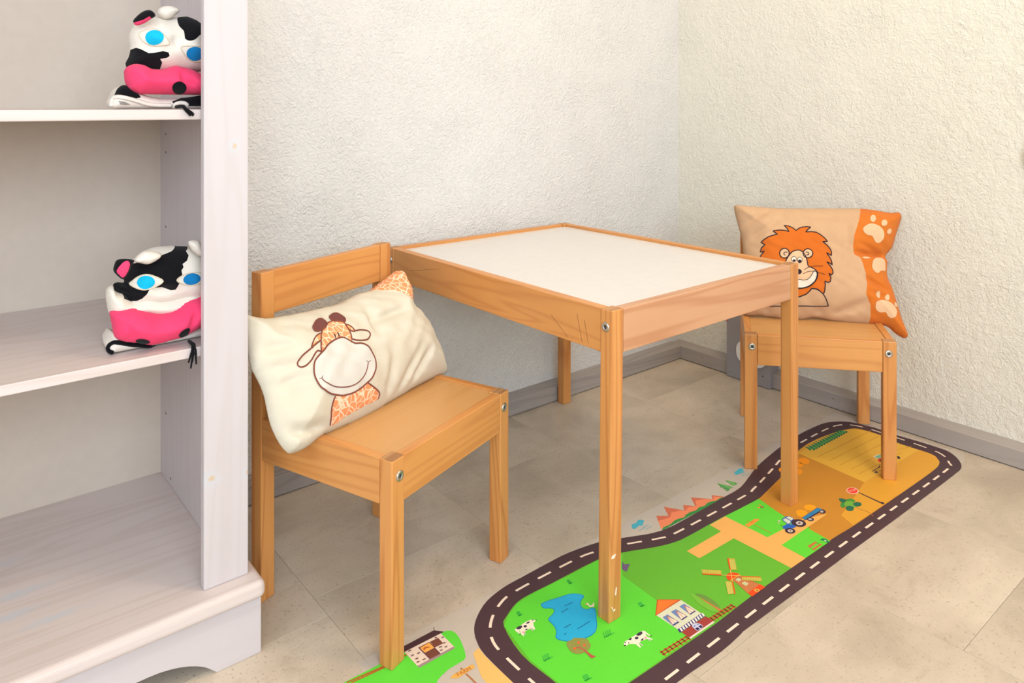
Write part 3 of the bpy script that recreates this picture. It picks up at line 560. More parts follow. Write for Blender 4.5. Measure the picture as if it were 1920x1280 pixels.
LS.patch('nose_patch', cr([(-0.0107,0.083),(-0.0116,0.0804),(-0.0137,0.0783),(-0.0165,0.0771),(-0.0195,0.077),(-0.0222,0.078),(-0.0239,0.08),(-0.0244,0.0825),(-0.0236,0.0851),(-0.0215,0.0872),(-0.0187,0.0884),(-0.0156,0.0885),(-0.013,0.0875),(-0.0112,0.0855)], 2), M['thread'], .0024, .003)
for c1, pup in (([(-0.0205,0.11),(-0.0212,0.1075),(-0.0227,0.1055),(-0.0248,0.1044),(-0.0271,0.1043),(-0.0291,0.1053),(-0.0303,0.1072),(-0.0307,0.1096),(-0.03,0.1121),(-0.0284,0.1141),(-0.0263,0.1153),(-0.024,0.1154),(-0.0221,0.1144),(-0.0208,0.1124)], [(-0.0231,0.1065),(-0.0237,0.105),(-0.0251,0.104),(-0.0266,0.104),(-0.0278,0.1048),(-0.0282,0.1063),(-0.0276,0.1078),(-0.0263,0.1087),(-0.0247,0.1088),(-0.0235,0.1079)]), ([(-0.008,0.1089),(-0.0087,0.1063),(-0.0103,0.1042),(-0.0124,0.1029),(-0.0147,0.1029),(-0.0166,0.1039),(-0.0179,0.106),(-0.0182,0.1085),(-0.0175,0.1111),(-0.0159,0.1132),(-0.0138,0.1145),(-0.0115,0.1145),(-0.0096,0.1135),(-0.0083,0.1114)], [(-0.0096,0.1054),(-0.0105,0.1032),(-0.0126,0.1017),(-0.015,0.1016),(-0.0168,0.1029),(-0.0174,0.1051),(-0.0165,0.1073),(-0.0144,0.1088),(-0.012,0.1089),(-0.0102,0.1076)])):
    e_ = LS.patch('eye_patch', cr(c1, 2), M['offwhite'], .0022, .003); LS.stroke('eye_stitching', cr(c1, 2), .0005, M['thread'], True, .0024, parent=e_); LS.patch('pupil_patch', cr(pup, 2), M['thread'], .0027, .003, parent=e_)
for pts in ([(-0.0054,0.0868),(0.0009,0.0916),(0.01,0.0946),(0.0205,0.0965),(0.0353,0.0968)], [(-0.009,0.0781),(0.0033,0.084),(0.0151,0.0844),(0.0267,0.0818),(0.0381,0.0784)]): LS.stroke('whisker_stitching', cr(pts, 3, False), .0005, M['thread'], False, .0024)
for pts in ([(0.1609,0.2111),(0.1592,0.207),(0.1567,0.2036),(0.1538,0.2017),(0.1512,0.2016),(0.1492,0.2033),(0.1483,0.2065),(0.1487,0.2105),(0.1505,0.2148),(0.1532,0.2183),(0.1563,0.2204),(0.1591,0.2206),(0.161,0.2188),(0.1616,0.2154)], [(0.1821,0.1986),(0.1802,0.1956),(0.1773,0.1933),(0.1741,0.1923),(0.1711,0.1928),(0.1691,0.1946),(0.1688,0.1979),(0.1701,0.2017),(0.1725,0.2052),(0.1756,0.2077),(0.1787,0.2086),(0.1811,0.2077),(0.1824,0.2052),(0.1826,0.2019)], [(0.1916,0.1819),(0.1897,0.1793),(0.1871,0.1773),(0.1844,0.1765),(0.1821,0.1769),(0.1807,0.1785),(0.1805,0.181),(0.1814,0.1838),(0.1833,0.1864),(0.1858,0.1883),(0.1884,0.1891),(0.1907,0.1887),(0.1922,0.1872),(0.1925,0.1848)], [(0.1509,0.0425),(0.1498,0.0389),(0.148,0.036),(0.1458,0.0343),(0.1437,0.0341),(0.1419,0.0355),(0.141,0.0381),(0.1409,0.0415),(0.1419,0.045),(0.1437,0.0479),(0.1459,0.0497),(0.1481,0.0499),(0.1499,0.0485),(0.1509,0.0459)], [(0.1714,0.0387),(0.1702,0.0357),(0.1682,0.0331),(0.1658,0.0316),(0.1634,0.0313),(0.1615,0.0323),(0.1604,0.0344),(0.1604,0.0373),(0.1614,0.0402),(0.1633,0.0427),(0.1657,0.0443),(0.1682,0.0446),(0.1702,0.0436),(0.1714,0.0415)], [(0.1893,0.027),(0.1897,0.0247),(0.189,0.0224),(0.1875,0.0207),(0.1856,0.0198),(0.1836,0.02),(0.1819,0.0212),(0.1808,0.0232),(0.1804,0.0255),(0.1809,0.0276),(0.1821,0.0293),(0.1839,0.0301),(0.1859,0.0299),(0.1879,0.0289)], [(0.137,0.1206),(0.1359,0.1195),(0.1331,0.1184),(0.1293,0.1175),(0.1252,0.1172),(0.1216,0.1174),(0.1192,0.118),(0.1184,0.119),(0.1194,0.1201),(0.122,0.1211),(0.1258,0.1219),(0.1299,0.1223),(0.1336,0.1222),(0.1362,0.1216)]):
    LS.patch('paw_toe', pts, M['pawc'], .0008, .003)
for pts in ([(0.1281,0.1848),(0.1369,0.193),(0.1493,0.1975),(0.1599,0.1939),(0.1701,0.1863),(0.1738,0.1762),(0.1701,0.1631),(0.1611,0.1554),(0.1535,0.1557),(0.1488,0.1621),(0.1454,0.1683),(0.1359,0.1699),(0.1289,0.1759)], [(0.1444,0.1169),(0.1547,0.1236),(0.1662,0.1251),(0.1729,0.1178),(0.1736,0.1065),(0.1709,0.0966),(0.1608,0.0958),(0.1503,0.0884),(0.1419,0.0932),(0.1393,0.1035)], [(0.1374,0.016),(0.1394,0.0258),(0.1485,0.0302),(0.1611,0.0309),(0.1762,0.0247),(0.185,0.0133),(0.1796,-0.0002),(0.1712,-0.0048),(0.1635,-0.0008),(0.1586,0.0064),(0.1479,0.0055),(0.1399,0.0098)]):
    LS.patch('paw_pad', cr(pts, 3), M['pawc'], .0008, .003)

# ------------------------------------------------------------------ folded cow plush hats on the shelves
M['blackf'] = fleece('black_fleece', (14,12,18), (8,8,12))
M['whitef'] = fleece('white_fleece', (228,220,210), (218,208,196))
M['pinkf'] = fleece('pink_fleece', (240,72,118), (226,56,98))
M['iris_l'] = fleece('bright_blue_cloth', (16,178,218), (14,164,206))
M['iris_d'] = fleece('deep_blue_cloth', (16,120,180), (14,108,168))
M['rim'] = fleece('cream_eye_rim', (214,200,176), (204,188,160), .1)
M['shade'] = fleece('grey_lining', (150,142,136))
def tubes(name, paths, rad, mat, parent, taper=.6):
    V = []; F = []; K = 6
    for P in paths:
        P = [Vector(p) for p in P]; b0 = len(V); n = len(P)
        for i, p in enumerate(P):
            t = (P[min(i+1, n-1)]-P[max(i-1, 0)]).normalized(); a = t.orthogonal().normalized(); b = t.cross(a); r = rad*(1-(1-taper)*i/(n-1))
            for j in range(K): g = 2*math.pi*j/K; V.append(p+a*math.cos(g)*r+b*math.sin(g)*r)
        for i in range(n-1):
            for j in range(K): F.append((b0+i*K+j, b0+i*K+(j+1) % K, b0+(i+1)*K+(j+1) % K, b0+(i+1)*K+j))
        F += [tuple(b0+j for j in range(K))[::-1], tuple(b0+(n-1)*K+j for j in range(K))]
    return mesh(name, V, F, mat, parent, smooth=True)
def eye(L, alm, iris, im):
    e_ = L.patch('eye_white', cr(alm, 3), M['whitef'], .0010, .0022); L.stroke('eye_rim', cr(alm, 3), .0007, M['rim'], True, .0012, parent=e_)
    L.patch('iris', cr(iris, 2), im, .0018, .0022, parent=e_)
c = [(-1.47,-0.3,0.7405),(1.0,0.0,0.0),(0.0,0.0,1.0),(0.0,-1.0,0.0),0.012,0.012,0.5][0]
ca = thing('cow_plush', 'folded white cow plush with black patches and pink muzzle on the upper shelf', 'plush toy', c, 0, 'cow plushes on the bookcase')
L = Soft([(-1.47,-0.3,0.7405),(1.0,0.0,0.0),(0.0,0.0,1.0),(0.0,-1.0,0.0),0.012,0.012,0.5], [(-0.091,0.0084),(-0.0905,0.0111),(-0.0892,0.0139),(-0.0877,0.0169),(-0.0865,0.0205),(-0.0851,0.0242),(-0.0834,0.0274),(-0.0812,0.0296),(-0.0787,0.0313),(-0.0763,0.0321),(-0.0743,0.0321),(-0.0723,0.0313),(-0.0698,0.0298),(-0.0667,0.0276),(-0.063,0.0246),(-0.0577,0.0218),(-0.0504,0.019),(-0.0415,0.0164),(-0.0317,0.0147),(-0.0209,0.0145),(-0.0093,0.0153),(0.0016,0.0163),(0.0115,0.0177),(0.0207,0.0195),(0.0282,0.02),(0.0339,0.0187),(0.0379,0.0162),(0.0405,0.013),(0.0429,0.0087),(0.0439,0.0036),(0.0405,0.001),(0.0309,0.001),(0.0169,0.001),(0.0016,0.001),(-0.0149,0.001),(-0.0328,0.001),(-0.0491,0.001),(-0.0637,0.001),(-0.0768,0.001),(-0.0863,0.001),(-0.0906,0.0026),(-0.0912,0.0055)], ca, 6.0, rip=.0004)
L.body('folded_body', M['whitef'], [('black_patch', [(-0.0893,0.0156),(-0.0846,0.028),(-0.0757,0.0341),(-0.0697,0.0281),(-0.0594,0.0197),(-0.0575,0.0157),(-0.0675,0.0137),(-0.0758,0.0169),(-0.0834,0.0175)], M['blackf']), ('black_patch', [(-0.0188,0.0106),(0.0016,0.0183),(0.0502,0.023),(0.0502,0.0046),(0.0124,0.0043),(-0.0162,0.0045)], M['blackf'])], .0025, False)
for hem in ([(-0.0905,0.0042),(-0.091,0.0084),(-0.0888,0.0143),(-0.0849,0.0164),(-0.0758,0.0149),(-0.0615,0.0108),(-0.0491,0.0069),(-0.0341,0.0056),(-0.0196,0.0056)], [(-0.0162,0.0015),(-0.0153,0.0066),(-0.0091,0.0089),(-0.0027,0.008),(0.0011,0.0048)]):
    L.stroke('hem_fold', cr(hem, 4, False), .0028, M['whitef'], False, .0012, .002)
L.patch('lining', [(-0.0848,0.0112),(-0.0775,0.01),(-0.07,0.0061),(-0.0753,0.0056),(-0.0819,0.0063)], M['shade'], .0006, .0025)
L = Soft([(-1.47,-0.305,0.7405),(1.0,0.0,0.0),(0.0,0.0,1.0),(0.0,-1.0,0.0),0.035,0.035,0.5], [(-0.0752,0.0464),(-0.0755,0.0494),(-0.0757,0.052),(-0.0747,0.0543),(-0.0722,0.0565),(-0.0686,0.0586),(-0.0648,0.0599),(-0.0609,0.0602),(-0.0567,0.0598),(-0.0527,0.059),(-0.0495,0.0575),(-0.0465,0.0556),(-0.0429,0.0542),(-0.0383,0.0538),(-0.0331,0.0538),(-0.028,0.0545),(-0.023,0.0561),(-0.0181,0.0582),(-0.014,0.0597),(-0.0112,0.0597),(-0.009,0.059),(-0.0063,0.0582),(-0.0023,0.0575),(0.0023,0.0567),(0.0068,0.0556),(0.0108,0.054),(0.0147,0.0521),(0.0187,0.0504),(0.0229,0.0493),(0.0271,0.0484),(0.0308,0.0465),(0.0338,0.0431),(0.0363,0.0387),(0.0376,0.0341),(0.0374,0.0292),(0.0361,0.0241),(0.0335,0.02),(0.0295,0.02),(0.0243,0.02),(0.0187,0.02),(0.0134,0.02),(0.0076,0.02),(0.0002,0.02),(-0.0105,0.02),(-0.0229,0.02),(-0.033,0.02),(-0.0386,0.02),(-0.0419,0.02),(-0.0454,0.02),(-0.0499,0.02),(-0.0545,0.02),(-0.0588,0.02),(-0.0629,0.0215),(-0.0666,0.0233),(-0.0696,0.0255),(-0.0716,0.0282),(-0.0728,0.0313),(-0.0738,0.0346),(-0.0745,0.0385),(-0.075,0.0427)], ca, 1.6, folds=[((-0.0112,0.0543),(-0.0109,0.0391),.004,-.005), ((-0.0108,0.0405),(0.0068,0.0329),.004,-.004), ((-0.0571,0.0541),(-0.0396,0.0494),.006,-.003)], rip=.0011)
L.body('muzzle', M['pinkf'], (), .0028)
L.patch('nostril', cr([(-0.0057,0.0287),(-0.0051,0.0254),(-0.0056,0.0226),(-0.007,0.0207),(-0.0092,0.0201),(-0.0139,0.0207),(-0.0185,0.0224),(-0.0219,0.0252),(-0.0238,0.0284),(-0.0239,0.0317),(-0.0226,0.0345),(-0.02,0.0364),(-0.0167,0.0372),(-0.0131,0.0366),(-0.0099,0.0348),(-0.0073,0.032)], 2), M['blackf'], .0008, .0025)
L = Soft([(-1.47,-0.285,0.7405),(1.0,0.0,0.0),(0.0,0.0,1.0),(0.0,-1.0,0.0),0.04,0.05,0.55], [(-0.0666,0.054),(-0.0692,0.0556),(-0.0702,0.0575),(-0.0707,0.0592),(-0.071,0.0605),(-0.0708,0.0616),(-0.0702,0.0632),(-0.0692,0.0655),(-0.0678,0.0682),(-0.0666,0.0714),(-0.0657,0.0751),(-0.0651,0.0793),(-0.0648,0.0835),(-0.0651,0.0876),(-0.0657,0.0916),(-0.066,0.0955),(-0.0657,0.0993),(-0.065,0.103),(-0.0639,0.1063),(-0.0626,0.1092),(-0.0609,0.1118),(-0.0587,0.1141),(-0.0557,0.1159),(-0.0522,0.1175),(-0.0482,0.1193),(-0.0434,0.1218),(-0.0382,0.1245),(-0.0331,0.1264),(-0.0288,0.1265),(-0.0248,0.1257),(-0.0204,0.1254),(-0.0152,0.1264),(-0.0097,0.1278),(-0.0048,0.129),(-0.001,0.1296),(0.0022,0.1299),(0.0058,0.1298),(0.0102,0.129),(0.0149,0.1276),(0.0192,0.1259),(0.0227,0.1237),(0.0257,0.1211),(0.0287,0.1181),(0.0316,0.1145),(0.0344,0.1105),(0.0369,0.1058),(0.0391,0.1001),(0.0411,0.0938),(0.0424,0.0875),(0.0429,0.0816),(0.0428,0.0757),(0.0424,0.0704),(0.0424,0.0654),(0.042,0.061),(0.0397,0.0574),(0.0348,0.0551),(0.0281,0.0537),(0.0192,0.0525),(0.007,0.0514),(-0.0074,0.0505),(-0.0204,0.05),(-0.0309,0.05),(-0.04,0.05),(-0.0482,0.0505),(-0.0555,0.0514),(-0.0619,0.0526)], ca, 1.6, folds=[((-0.0226,0.0886),(-0.011,0.0933),.007,-.004), ((-0.0611,0.0815),(-0.022,0.0794),.008,-.003)], rip=.0011)
L.body('head', M['whitef'], [('black_patch', cr([(-0.0094,0.1247),(-0.0018,0.128),(0.0138,0.129),(0.0246,0.1227),(0.0341,0.1127),(0.0153,0.1021),(0.0087,0.0959),(0.0009,0.0929),(-0.0052,0.0957),(-0.0058,0.1062),(-0.0107,0.1131)], 2), M['blackf']), ('black_patch', [(-0.0774,0.0537),(-0.0702,0.0659),(-0.0654,0.0795),(-0.0611,0.0819),(-0.0557,0.0793),(-0.0487,0.0746),(-0.0413,0.0753),(-0.0318,0.0779),(-0.0254,0.076),(-0.0238,0.0715),(-0.028,0.0685),(-0.0353,0.0672),(-0.0319,0.0628),(-0.0318,0.0545),(-0.0457,0.0486),(-0.0666,0.048)], M['blackf'])], .0028, False)
eye(L, [(-0.0586,0.0999),(-0.0513,0.1052),(-0.0398,0.1068),(-0.0331,0.101),(-0.0257,0.0891),(-0.03,0.0858),(-0.045,0.0846),(-0.0548,0.0905)], [(-0.0326,0.0956),(-0.0336,0.092),(-0.0354,0.089),(-0.0381,0.0867),(-0.0414,0.0854),(-0.0449,0.0854),(-0.048,0.0865),(-0.0506,0.0887),(-0.0522,0.0917),(-0.0529,0.0951),(-0.0523,0.0985),(-0.0505,0.1015),(-0.0475,0.1039),(-0.0439,0.1053),(-0.0402,0.1054),(-0.037,0.1043),(-0.0345,0.1021),(-0.0329,0.0991)], M['iris_l'])
eye(L, [(-0.0109,0.0826),(-0.0041,0.0853),(0.0141,0.0853),(0.0252,0.0779),(0.018,0.0664),(0.006,0.0662),(-0.003,0.0711)], [(0.0186,0.0761),(0.0185,0.0729),(0.0171,0.07),(0.0146,0.0678),(0.0112,0.0666),(0.0073,0.0664),(0.0034,0.0673),(0.0001,0.0693),(-0.0023,0.0719),(-0.0035,0.075),(-0.0032,0.0782),(-0.0017,0.0811),(0.001,0.0833),(0.0045,0.0846),(0.0083,0.0848),(0.0121,0.0839),(0.0154,0.082),(0.0177,0.0792)], M['iris_d'])
L = Soft([(-1.47,-0.3,0.7405),(1.0,0.0,0.0),(0.0,0.0,1.0),(0.0,-1.0,0.0),0.011,0.011,0.5], [(-0.0345,0.1327),(-0.0338,0.1346),(-0.0324,0.1365),(-0.0305,0.1381),(-0.0279,0.1395),(-0.0248,0.1405),(-0.0216,0.1411),(-0.0186,0.1411),(-0.0155,0.1407),(-0.0127,0.1399),(-0.01,0.1388),(-0.0076,0.1372),(-0.0065,0.1355),(-0.0072,0.1336),(-0.0091,0.1316),(-0.0114,0.1295),(-0.0137,0.1273),(-0.0164,0.1251),(-0.0191,0.1234),(-0.0217,0.1225),(-0.0243,0.122),(-0.0267,0.1222),(-0.0291,0.1232),(-0.0313,0.1249),(-0.033,0.1267),(-0.0341,0.1286),(-0.0346,0.1307)], ca, 1.0); L.body('horn', M['whitef'], (), .002)
L = Soft([(-1.47,-0.315,0.7405),(1.0,0.0,0.0),(0.0,0.0,1.0),(0.0,-1.0,0.0),0.006,0.008,0.5], [(-0.0682,0.1147),(-0.0677,0.1167),(-0.0664,0.1187),(-0.0646,0.1209),(-0.0625,0.1233),(-0.06,0.1258),(-0.0574,0.128),(-0.0546,0.1297),(-0.0516,0.131),(-0.0489,0.1316),(-0.0466,0.1311),(-0.0445,0.1299),(-0.0428,0.1285),(-0.0417,0.1271),(-0.041,0.1255),(-0.0411,0.124),(-0.0423,0.1226),(-0.0442,0.1212),(-0.0465,0.1196),(-0.0491,0.1175),(-0.052,0.1151),(-0.055,0.1131),(-0.0582,0.1114),(-0.0614,0.1101),(-0.064,0.1097),(-0.0661,0.1107),(-0.0675,0.1126)], ca, 1.0); L.body('ear', M['blackf'], [('ear_lining', [(-0.0677,0.113),(-0.0574,0.117),(-0.0496,0.1224),(-0.0453,0.1197),(-0.055,0.1098),(-0.0658,0.1064)], M['pinkf'])], .002)
def local(p, o): return tuple(a-b for a, b in zip(p, o))
def tassel(root, o, x0, z0, ends, ytop, yfront):
    ps = []
    for (dx, dz) in ends:
        ps.append([local(p, o) for p in ((x0, ytop, z0), (x0+dx*.25, yfront+.004, z0+.001), (x0+dx*.55, yfront, z0+dz*.45), (x0+dx, yfront-.0015, z0+dz))])
    k = tubes('tassel', ps, .0021, M['blackf'], root, .5)
xz = [[-1.4871,-0.345,0.7437], [-1.4728,-0.35,0.7318]]
dx, dz = xz[1][0]-xz[0][0], xz[1][2]-xz[0][2]
tassel(ca, c, xz[0][0], .7440, [(dx*a_, (xz[1][2]-.7440)*b_) for a_, b_ in ((.75,1.0),(.9,.92),(1.0,1.0),(1.08,.85),(.6,.8),(1.0,.7))], -.322, -.3475)

c = [(-1.47,-0.3,0.4227),(1.0,0.0,0.0),(0.0,0.0,1.0),(0.0,-1.0,0.0),0.012,0.012,0.5][0]
cb = thing('cow_plush', 'folded cow plush with black face and pink muzzle on the lower shelf', 'plush toy', c, 0, 'cow plushes on the bookcase')
L = Soft([(-1.47,-0.3,0.4227),(1.0,0.0,0.0),(0.0,0.0,1.0),(0.0,-1.0,0.0),0.012,0.012,0.5], [(-0.0946,0.0035),(-0.0952,0.0061),(-0.0956,0.0091),(-0.0953,0.0121),(-0.0941,0.0147),(-0.0924,0.0172),(-0.0908,0.0196),(-0.0904,0.0224),(-0.0902,0.0252),(-0.0883,0.0261),(-0.0838,0.0243),(-0.0775,0.0206),(-0.0704,0.017),(-0.0626,0.0133),(-0.054,0.0097),(-0.044,0.0074),(-0.0316,0.0072),(-0.0179,0.0084),(-0.0056,0.0101),(0.0042,0.0123),(0.0125,0.0151),(0.0202,0.0172),(0.0277,0.0188),(0.0344,0.0198),(0.0393,0.0182),(0.0419,0.0118),(0.0425,0.0029),(0.0407,0.001),(0.0356,0.001),(0.028,0.001),(0.0202,0.001),(0.0134,0.001),(0.0063,0.001),(-0.0028,0.001),(-0.0151,0.001),(-0.0295,0.001),(-0.044,0.001),(-0.0592,0.001),(-0.0745,0.001),(-0.0857,0.001),(-0.0904,0.001),(-0.0911,0.001),(-0.0914,0.001),(-0.0928,0.001),(-0.0938,0.0016)], cb, 6.0, rip=.0003); L.body('folded_body', M['whitef'], (), .0025)
L.stroke('black_trim', cr([(-0.0897,0.0037),(-0.094,0.0061),(-0.095,0.0107),(-0.0919,0.0153),(-0.0853,0.0166),(-0.0686,0.0102),(-0.0527,0.0053),(-0.0386,-0.0007)], 4, False), .0030, M['blackf'], False, .001, .002)
L = Soft([(-1.47,-0.297,0.4227),(1.0,0.0,0.0),(0.0,0.0,1.0),(0.0,-1.0,0.0),0.028,0.025,0.5], [(-0.0959,0.0776),(-0.0956,0.0804),(-0.095,0.0827),(-0.094,0.0846),(-0.0923,0.0865),(-0.0902,0.088),(-0.0883,0.0881),(-0.0873,0.0859),(-0.0866,0.0824),(-0.0852,0.0794),(-0.0827,0.0778),(-0.0795,0.0768),(-0.0762,0.0751),(-0.0731,0.072),(-0.0699,0.0683),(-0.0658,0.0659),(-0.0602,0.0661),(-0.0537,0.0676),(-0.0473,0.0683),(-0.0415,0.0669),(-0.0357,0.0647),(-0.0298,0.0633),(-0.0233,0.0634),(-0.0166,0.0643),(-0.0104,0.0653),(-0.0049,0.0664),(0.0001,0.0676),(0.0052,0.0681),(0.0104,0.0675),(0.0156,0.0662),(0.021,0.0648),(0.0274,0.0641),(0.0339,0.0632),(0.0387,0.0605),(0.0415,0.0543),(0.0425,0.0463),(0.0402,0.0404),(0.0334,0.0386),(0.0234,0.0389),(0.0123,0.0391),(0.0009,0.0379),(-0.0116,0.0365),(-0.0243,0.0366),(-0.0375,0.0392),(-0.051,0.0432),(-0.0632,0.0464),(-0.0739,0.0476),(-0.0833,0.048),(-0.0902,0.0498),(-0.0937,0.0545),(-0.0947,0.0606),(-0.0953,0.0662),(-0.0959,0.0705),(-0.096,0.0743)], cb, 1.6, folds=[((-0.0625,0.0623),(-0.0295,0.0616),.005,-.004), ((-0.0264,0.0622),(0.0032,0.0655),.004,-.004)], rip=.0011); L.body('cheek_fold', M['whitef'], [('black_patch', [(-0.0864,0.0902),(-0.0762,0.0801),(-0.0778,0.0718),(-0.0679,0.0653),(-0.0585,0.0653),(-0.0513,0.0704),(-0.054,0.0795)], M['blackf'])], .0028)
L = Soft([(-1.47,-0.312,0.4227),(1.0,0.0,0.0),(0.0,0.0,1.0),(0.0,-1.0,0.0),0.032,0.035,0.5], [(-0.0943,0.0569),(-0.0923,0.0584),(-0.0892,0.0593),(-0.0856,0.06),(-0.0816,0.0607),(-0.0772,0.0611),(-0.0729,0.061),(-0.0689,0.0602),(-0.0651,0.0588),(-0.0613,0.0572),(-0.0574,0.0554),(-0.0535,0.0535),(-0.0495,0.0516),(-0.0452,0.0497),(-0.0407,0.0478),(-0.0362,0.0466),(-0.0316,0.0463),(-0.0269,0.0467),(-0.0226,0.0476),(-0.0188,0.0493),(-0.0153,0.0516),(-0.0116,0.0538),(-0.0076,0.0557),(-0.0034,0.0576),(0.001,0.059),(0.0058,0.06),(0.0108,0.0605),(0.0159,0.0608),(0.0213,0.0613),(0.0267,0.0616),(0.0311,0.0601),(0.0341,0.0559),(0.036,0.05),(0.037,0.044),(0.037,0.0383),(0.036,0.0326),(0.034,0.0279),(0.0309,0.0249),(0.0268,0.0229),(0.0224,0.021),(0.0179,0.0189),(0.0131,0.0168),(0.0081,0.0147),(0.0027,0.0126),(-0.0029,0.0105),(-0.0088,0.0089),(-0.0151,0.0079),(-0.0216,0.0073),(-0.0281,0.0068),(-0.0346,0.0062),(-0.041,0.006),(-0.0468,0.006),(-0.0514,0.007),(-0.0553,0.0089),(-0.06,0.011),(-0.0663,0.0129),(-0.0733,0.0149),(-0.0793,0.0171),(-0.0835,0.0193),(-0.0867,0.0217),(-0.0891,0.0247),(-0.0905,0.0288),(-0.0911,0.0336),(-0.0916,0.038),(-0.0923,0.0417),(-0.0929,0.0449),(-0.0933,0.0481),(-0.0941,0.0513),(-0.0948,0.0544)], cb, 1.6, folds=[((-0.0682,0.0594),(-0.0799,0.0442),.003,-.003), ((-0.0799,0.0442),(-0.0714,0.0256),.003,-.003), ((-0.0826,0.0249),(-0.0741,0.0278),.004,-.003), ((0.005,0.046),(-0.0023,0.0272),.004,-.004)], rip=.0011); L.body('muzzle', M['pinkf'], (), .0028)
L.patch('nostril', cr([(-0.0519,0.0151),(-0.0522,0.0136),(-0.0535,0.0124),(-0.0556,0.0117),(-0.0563,0.0091),(-0.0596,0.0104),(-0.065,0.0155),(-0.0675,0.018),(-0.0685,0.0201),(-0.0682,0.0216),(-0.0666,0.0223),(-0.064,0.0224),(-0.0608,0.0217),(-0.0575,0.0204),(-0.0547,0.0187),(-0.0528,0.0169)], 2), M['blackf'], .0008, .0025)
L.patch('nostril', cr([(-0.0039,0.0248),(-0.0031,0.0227),(-0.0034,0.0201),(-0.0043,0.0172),(-0.0019,0.0102),(-0.0048,0.0091),(-0.0075,0.0086),(-0.0144,0.0141),(-0.0165,0.016),(-0.0174,0.0183),(-0.0171,0.0208),(-0.0157,0.0232),(-0.0134,0.0252),(-0.0107,0.0264),(-0.0079,0.0268),(-0.0055,0.0262)], 2), M['blackf'], .0008, .0025)
L = Soft([(-1.47,-0.285,0.4227),(1.0,0.0,0.0),(0.0,0.0,1.0),(0.0,-1.0,0.0),0.04,0.05,0.55], [(-0.0737,0.0587),(-0.0754,0.0629),(-0.0754,0.0678),(-0.0761,0.072),(-0.0788,0.0748),(-0.0822,0.077),(-0.0847,0.0792),(-0.0858,0.082),(-0.0859,0.0849),(-0.0854,0.0871),(-0.0842,0.0883),(-0.0823,0.0887),(-0.0802,0.0888),(-0.0776,0.0883),(-0.0747,0.0875),(-0.0727,0.0877),(-0.0726,0.0894),(-0.0733,0.0921),(-0.0735,0.0947),(-0.0722,0.0965),(-0.0703,0.0983),(-0.0685,0.1005),(-0.0672,0.1037),(-0.0661,0.1075),(-0.0646,0.1108),(-0.0627,0.1132),(-0.0605,0.1151),(-0.058,0.1172),(-0.0553,0.1197),(-0.0522,0.1224),(-0.0486,0.1248),(-0.0442,0.1267),(-0.0391,0.1284),(-0.0337,0.1296),(-0.0276,0.1299),(-0.0213,0.1297),(-0.0157,0.1293),(-0.0115,0.1289),(-0.0081,0.1282),(-0.0044,0.1275),(0.0002,0.1269),(0.0051,0.1262),(0.01,0.1251),(0.0148,0.1235),(0.0197,0.1214),(0.0246,0.1187),(0.0299,0.1152),(0.0352,0.111),(0.0394,0.1061),(0.0419,0.1002),(0.0433,0.0937),(0.0439,0.0869),(0.0439,0.0797),(0.0433,0.0724),(0.0424,0.0654),(0.0423,0.0586),(0.042,0.0521),(0.0394,0.0473),(0.0338,0.0447),(0.0258,0.0438),(0.0158,0.0435),(0.0025,0.0439),(-0.0128,0.045),(-0.0268,0.0463),(-0.0381,0.0477),(-0.0481,0.0495),(-0.0566,0.0514),(-0.0638,0.0535),(-0.0696,0.0557)], cb, 1.6, folds=[((-0.0462,0.0799),(-0.0141,0.075),.006,-.004)], rip=.0011)
L.body('head', M['whitef'], [('black_patch', [(-0.0711,0.1001),(-0.0659,0.111),(-0.0566,0.1146),(-0.0485,0.1121),(-0.0319,0.1215),(-0.0169,0.1247),(-0.0065,0.13),(0.0114,0.1279),(0.0015,0.1223),(0.0031,0.1172),(-0.0007,0.1113),(-0.0071,0.1082),(-0.0064,0.1041),(-0.0097,0.1005),(-0.0089,0.0948),(-0.0162,0.089),(-0.0134,0.0841),(-0.0168,0.0755),(-0.0222,0.0751),(-0.0334,0.0812),(-0.0413,0.0816),(-0.0485,0.0801),(-0.0511,0.0761),(-0.0565,0.0689),(-0.0622,0.0662),(-0.0705,0.0657),(-0.0751,0.0654),(-0.0783,0.0724),(-0.0879,0.0789),(-0.0892,0.0884),(-0.0802,0.0914),(-0.0731,0.0903),(-0.0757,0.095)], M['blackf'])], .0028, False)
eye(L, [(-0.0693,0.0885),(-0.0612,0.097),(-0.0523,0.1003),(-0.0432,0.0975),(-0.0336,0.0903),(-0.0437,0.0821),(-0.0544,0.0806),(-0.0631,0.0831)], [(-0.0431,0.0897),(-0.0439,0.0868),(-0.0457,0.0844),(-0.0484,0.0826),(-0.0517,0.0818),(-0.0551,0.0819),(-0.0581,0.0829),(-0.0605,0.0848),(-0.062,0.0874),(-0.0626,0.0903),(-0.0618,0.0932),(-0.0599,0.0956),(-0.0574,0.0975),(-0.0543,0.0985),(-0.051,0.0985),(-0.0478,0.0974),(-0.0453,0.0954),(-0.0436,0.0927)], M['iris_l'])
eye(L, [(-0.0169,0.0891),(-0.0104,0.0937),(-0.0003,0.0957),(0.0128,0.0943),(0.024,0.086),(0.0139,0.081),(0.0021,0.0794),(-0.0092,0.0827)], [(0.0137,0.0882),(0.0135,0.0856),(0.0118,0.0832),(0.009,0.0815),(0.0056,0.0805),(0.0019,0.0803),(-0.0018,0.081),(-0.0051,0.0826),(-0.0074,0.0849),(-0.0086,0.0875),(-0.0083,0.09),(-0.0067,0.0923),(-0.004,0.0941),(-0.0006,0.0951),(0.0032,0.0953),(0.007,0.0945),(0.0102,0.093),(0.0125,0.0908)], M['iris_d'])
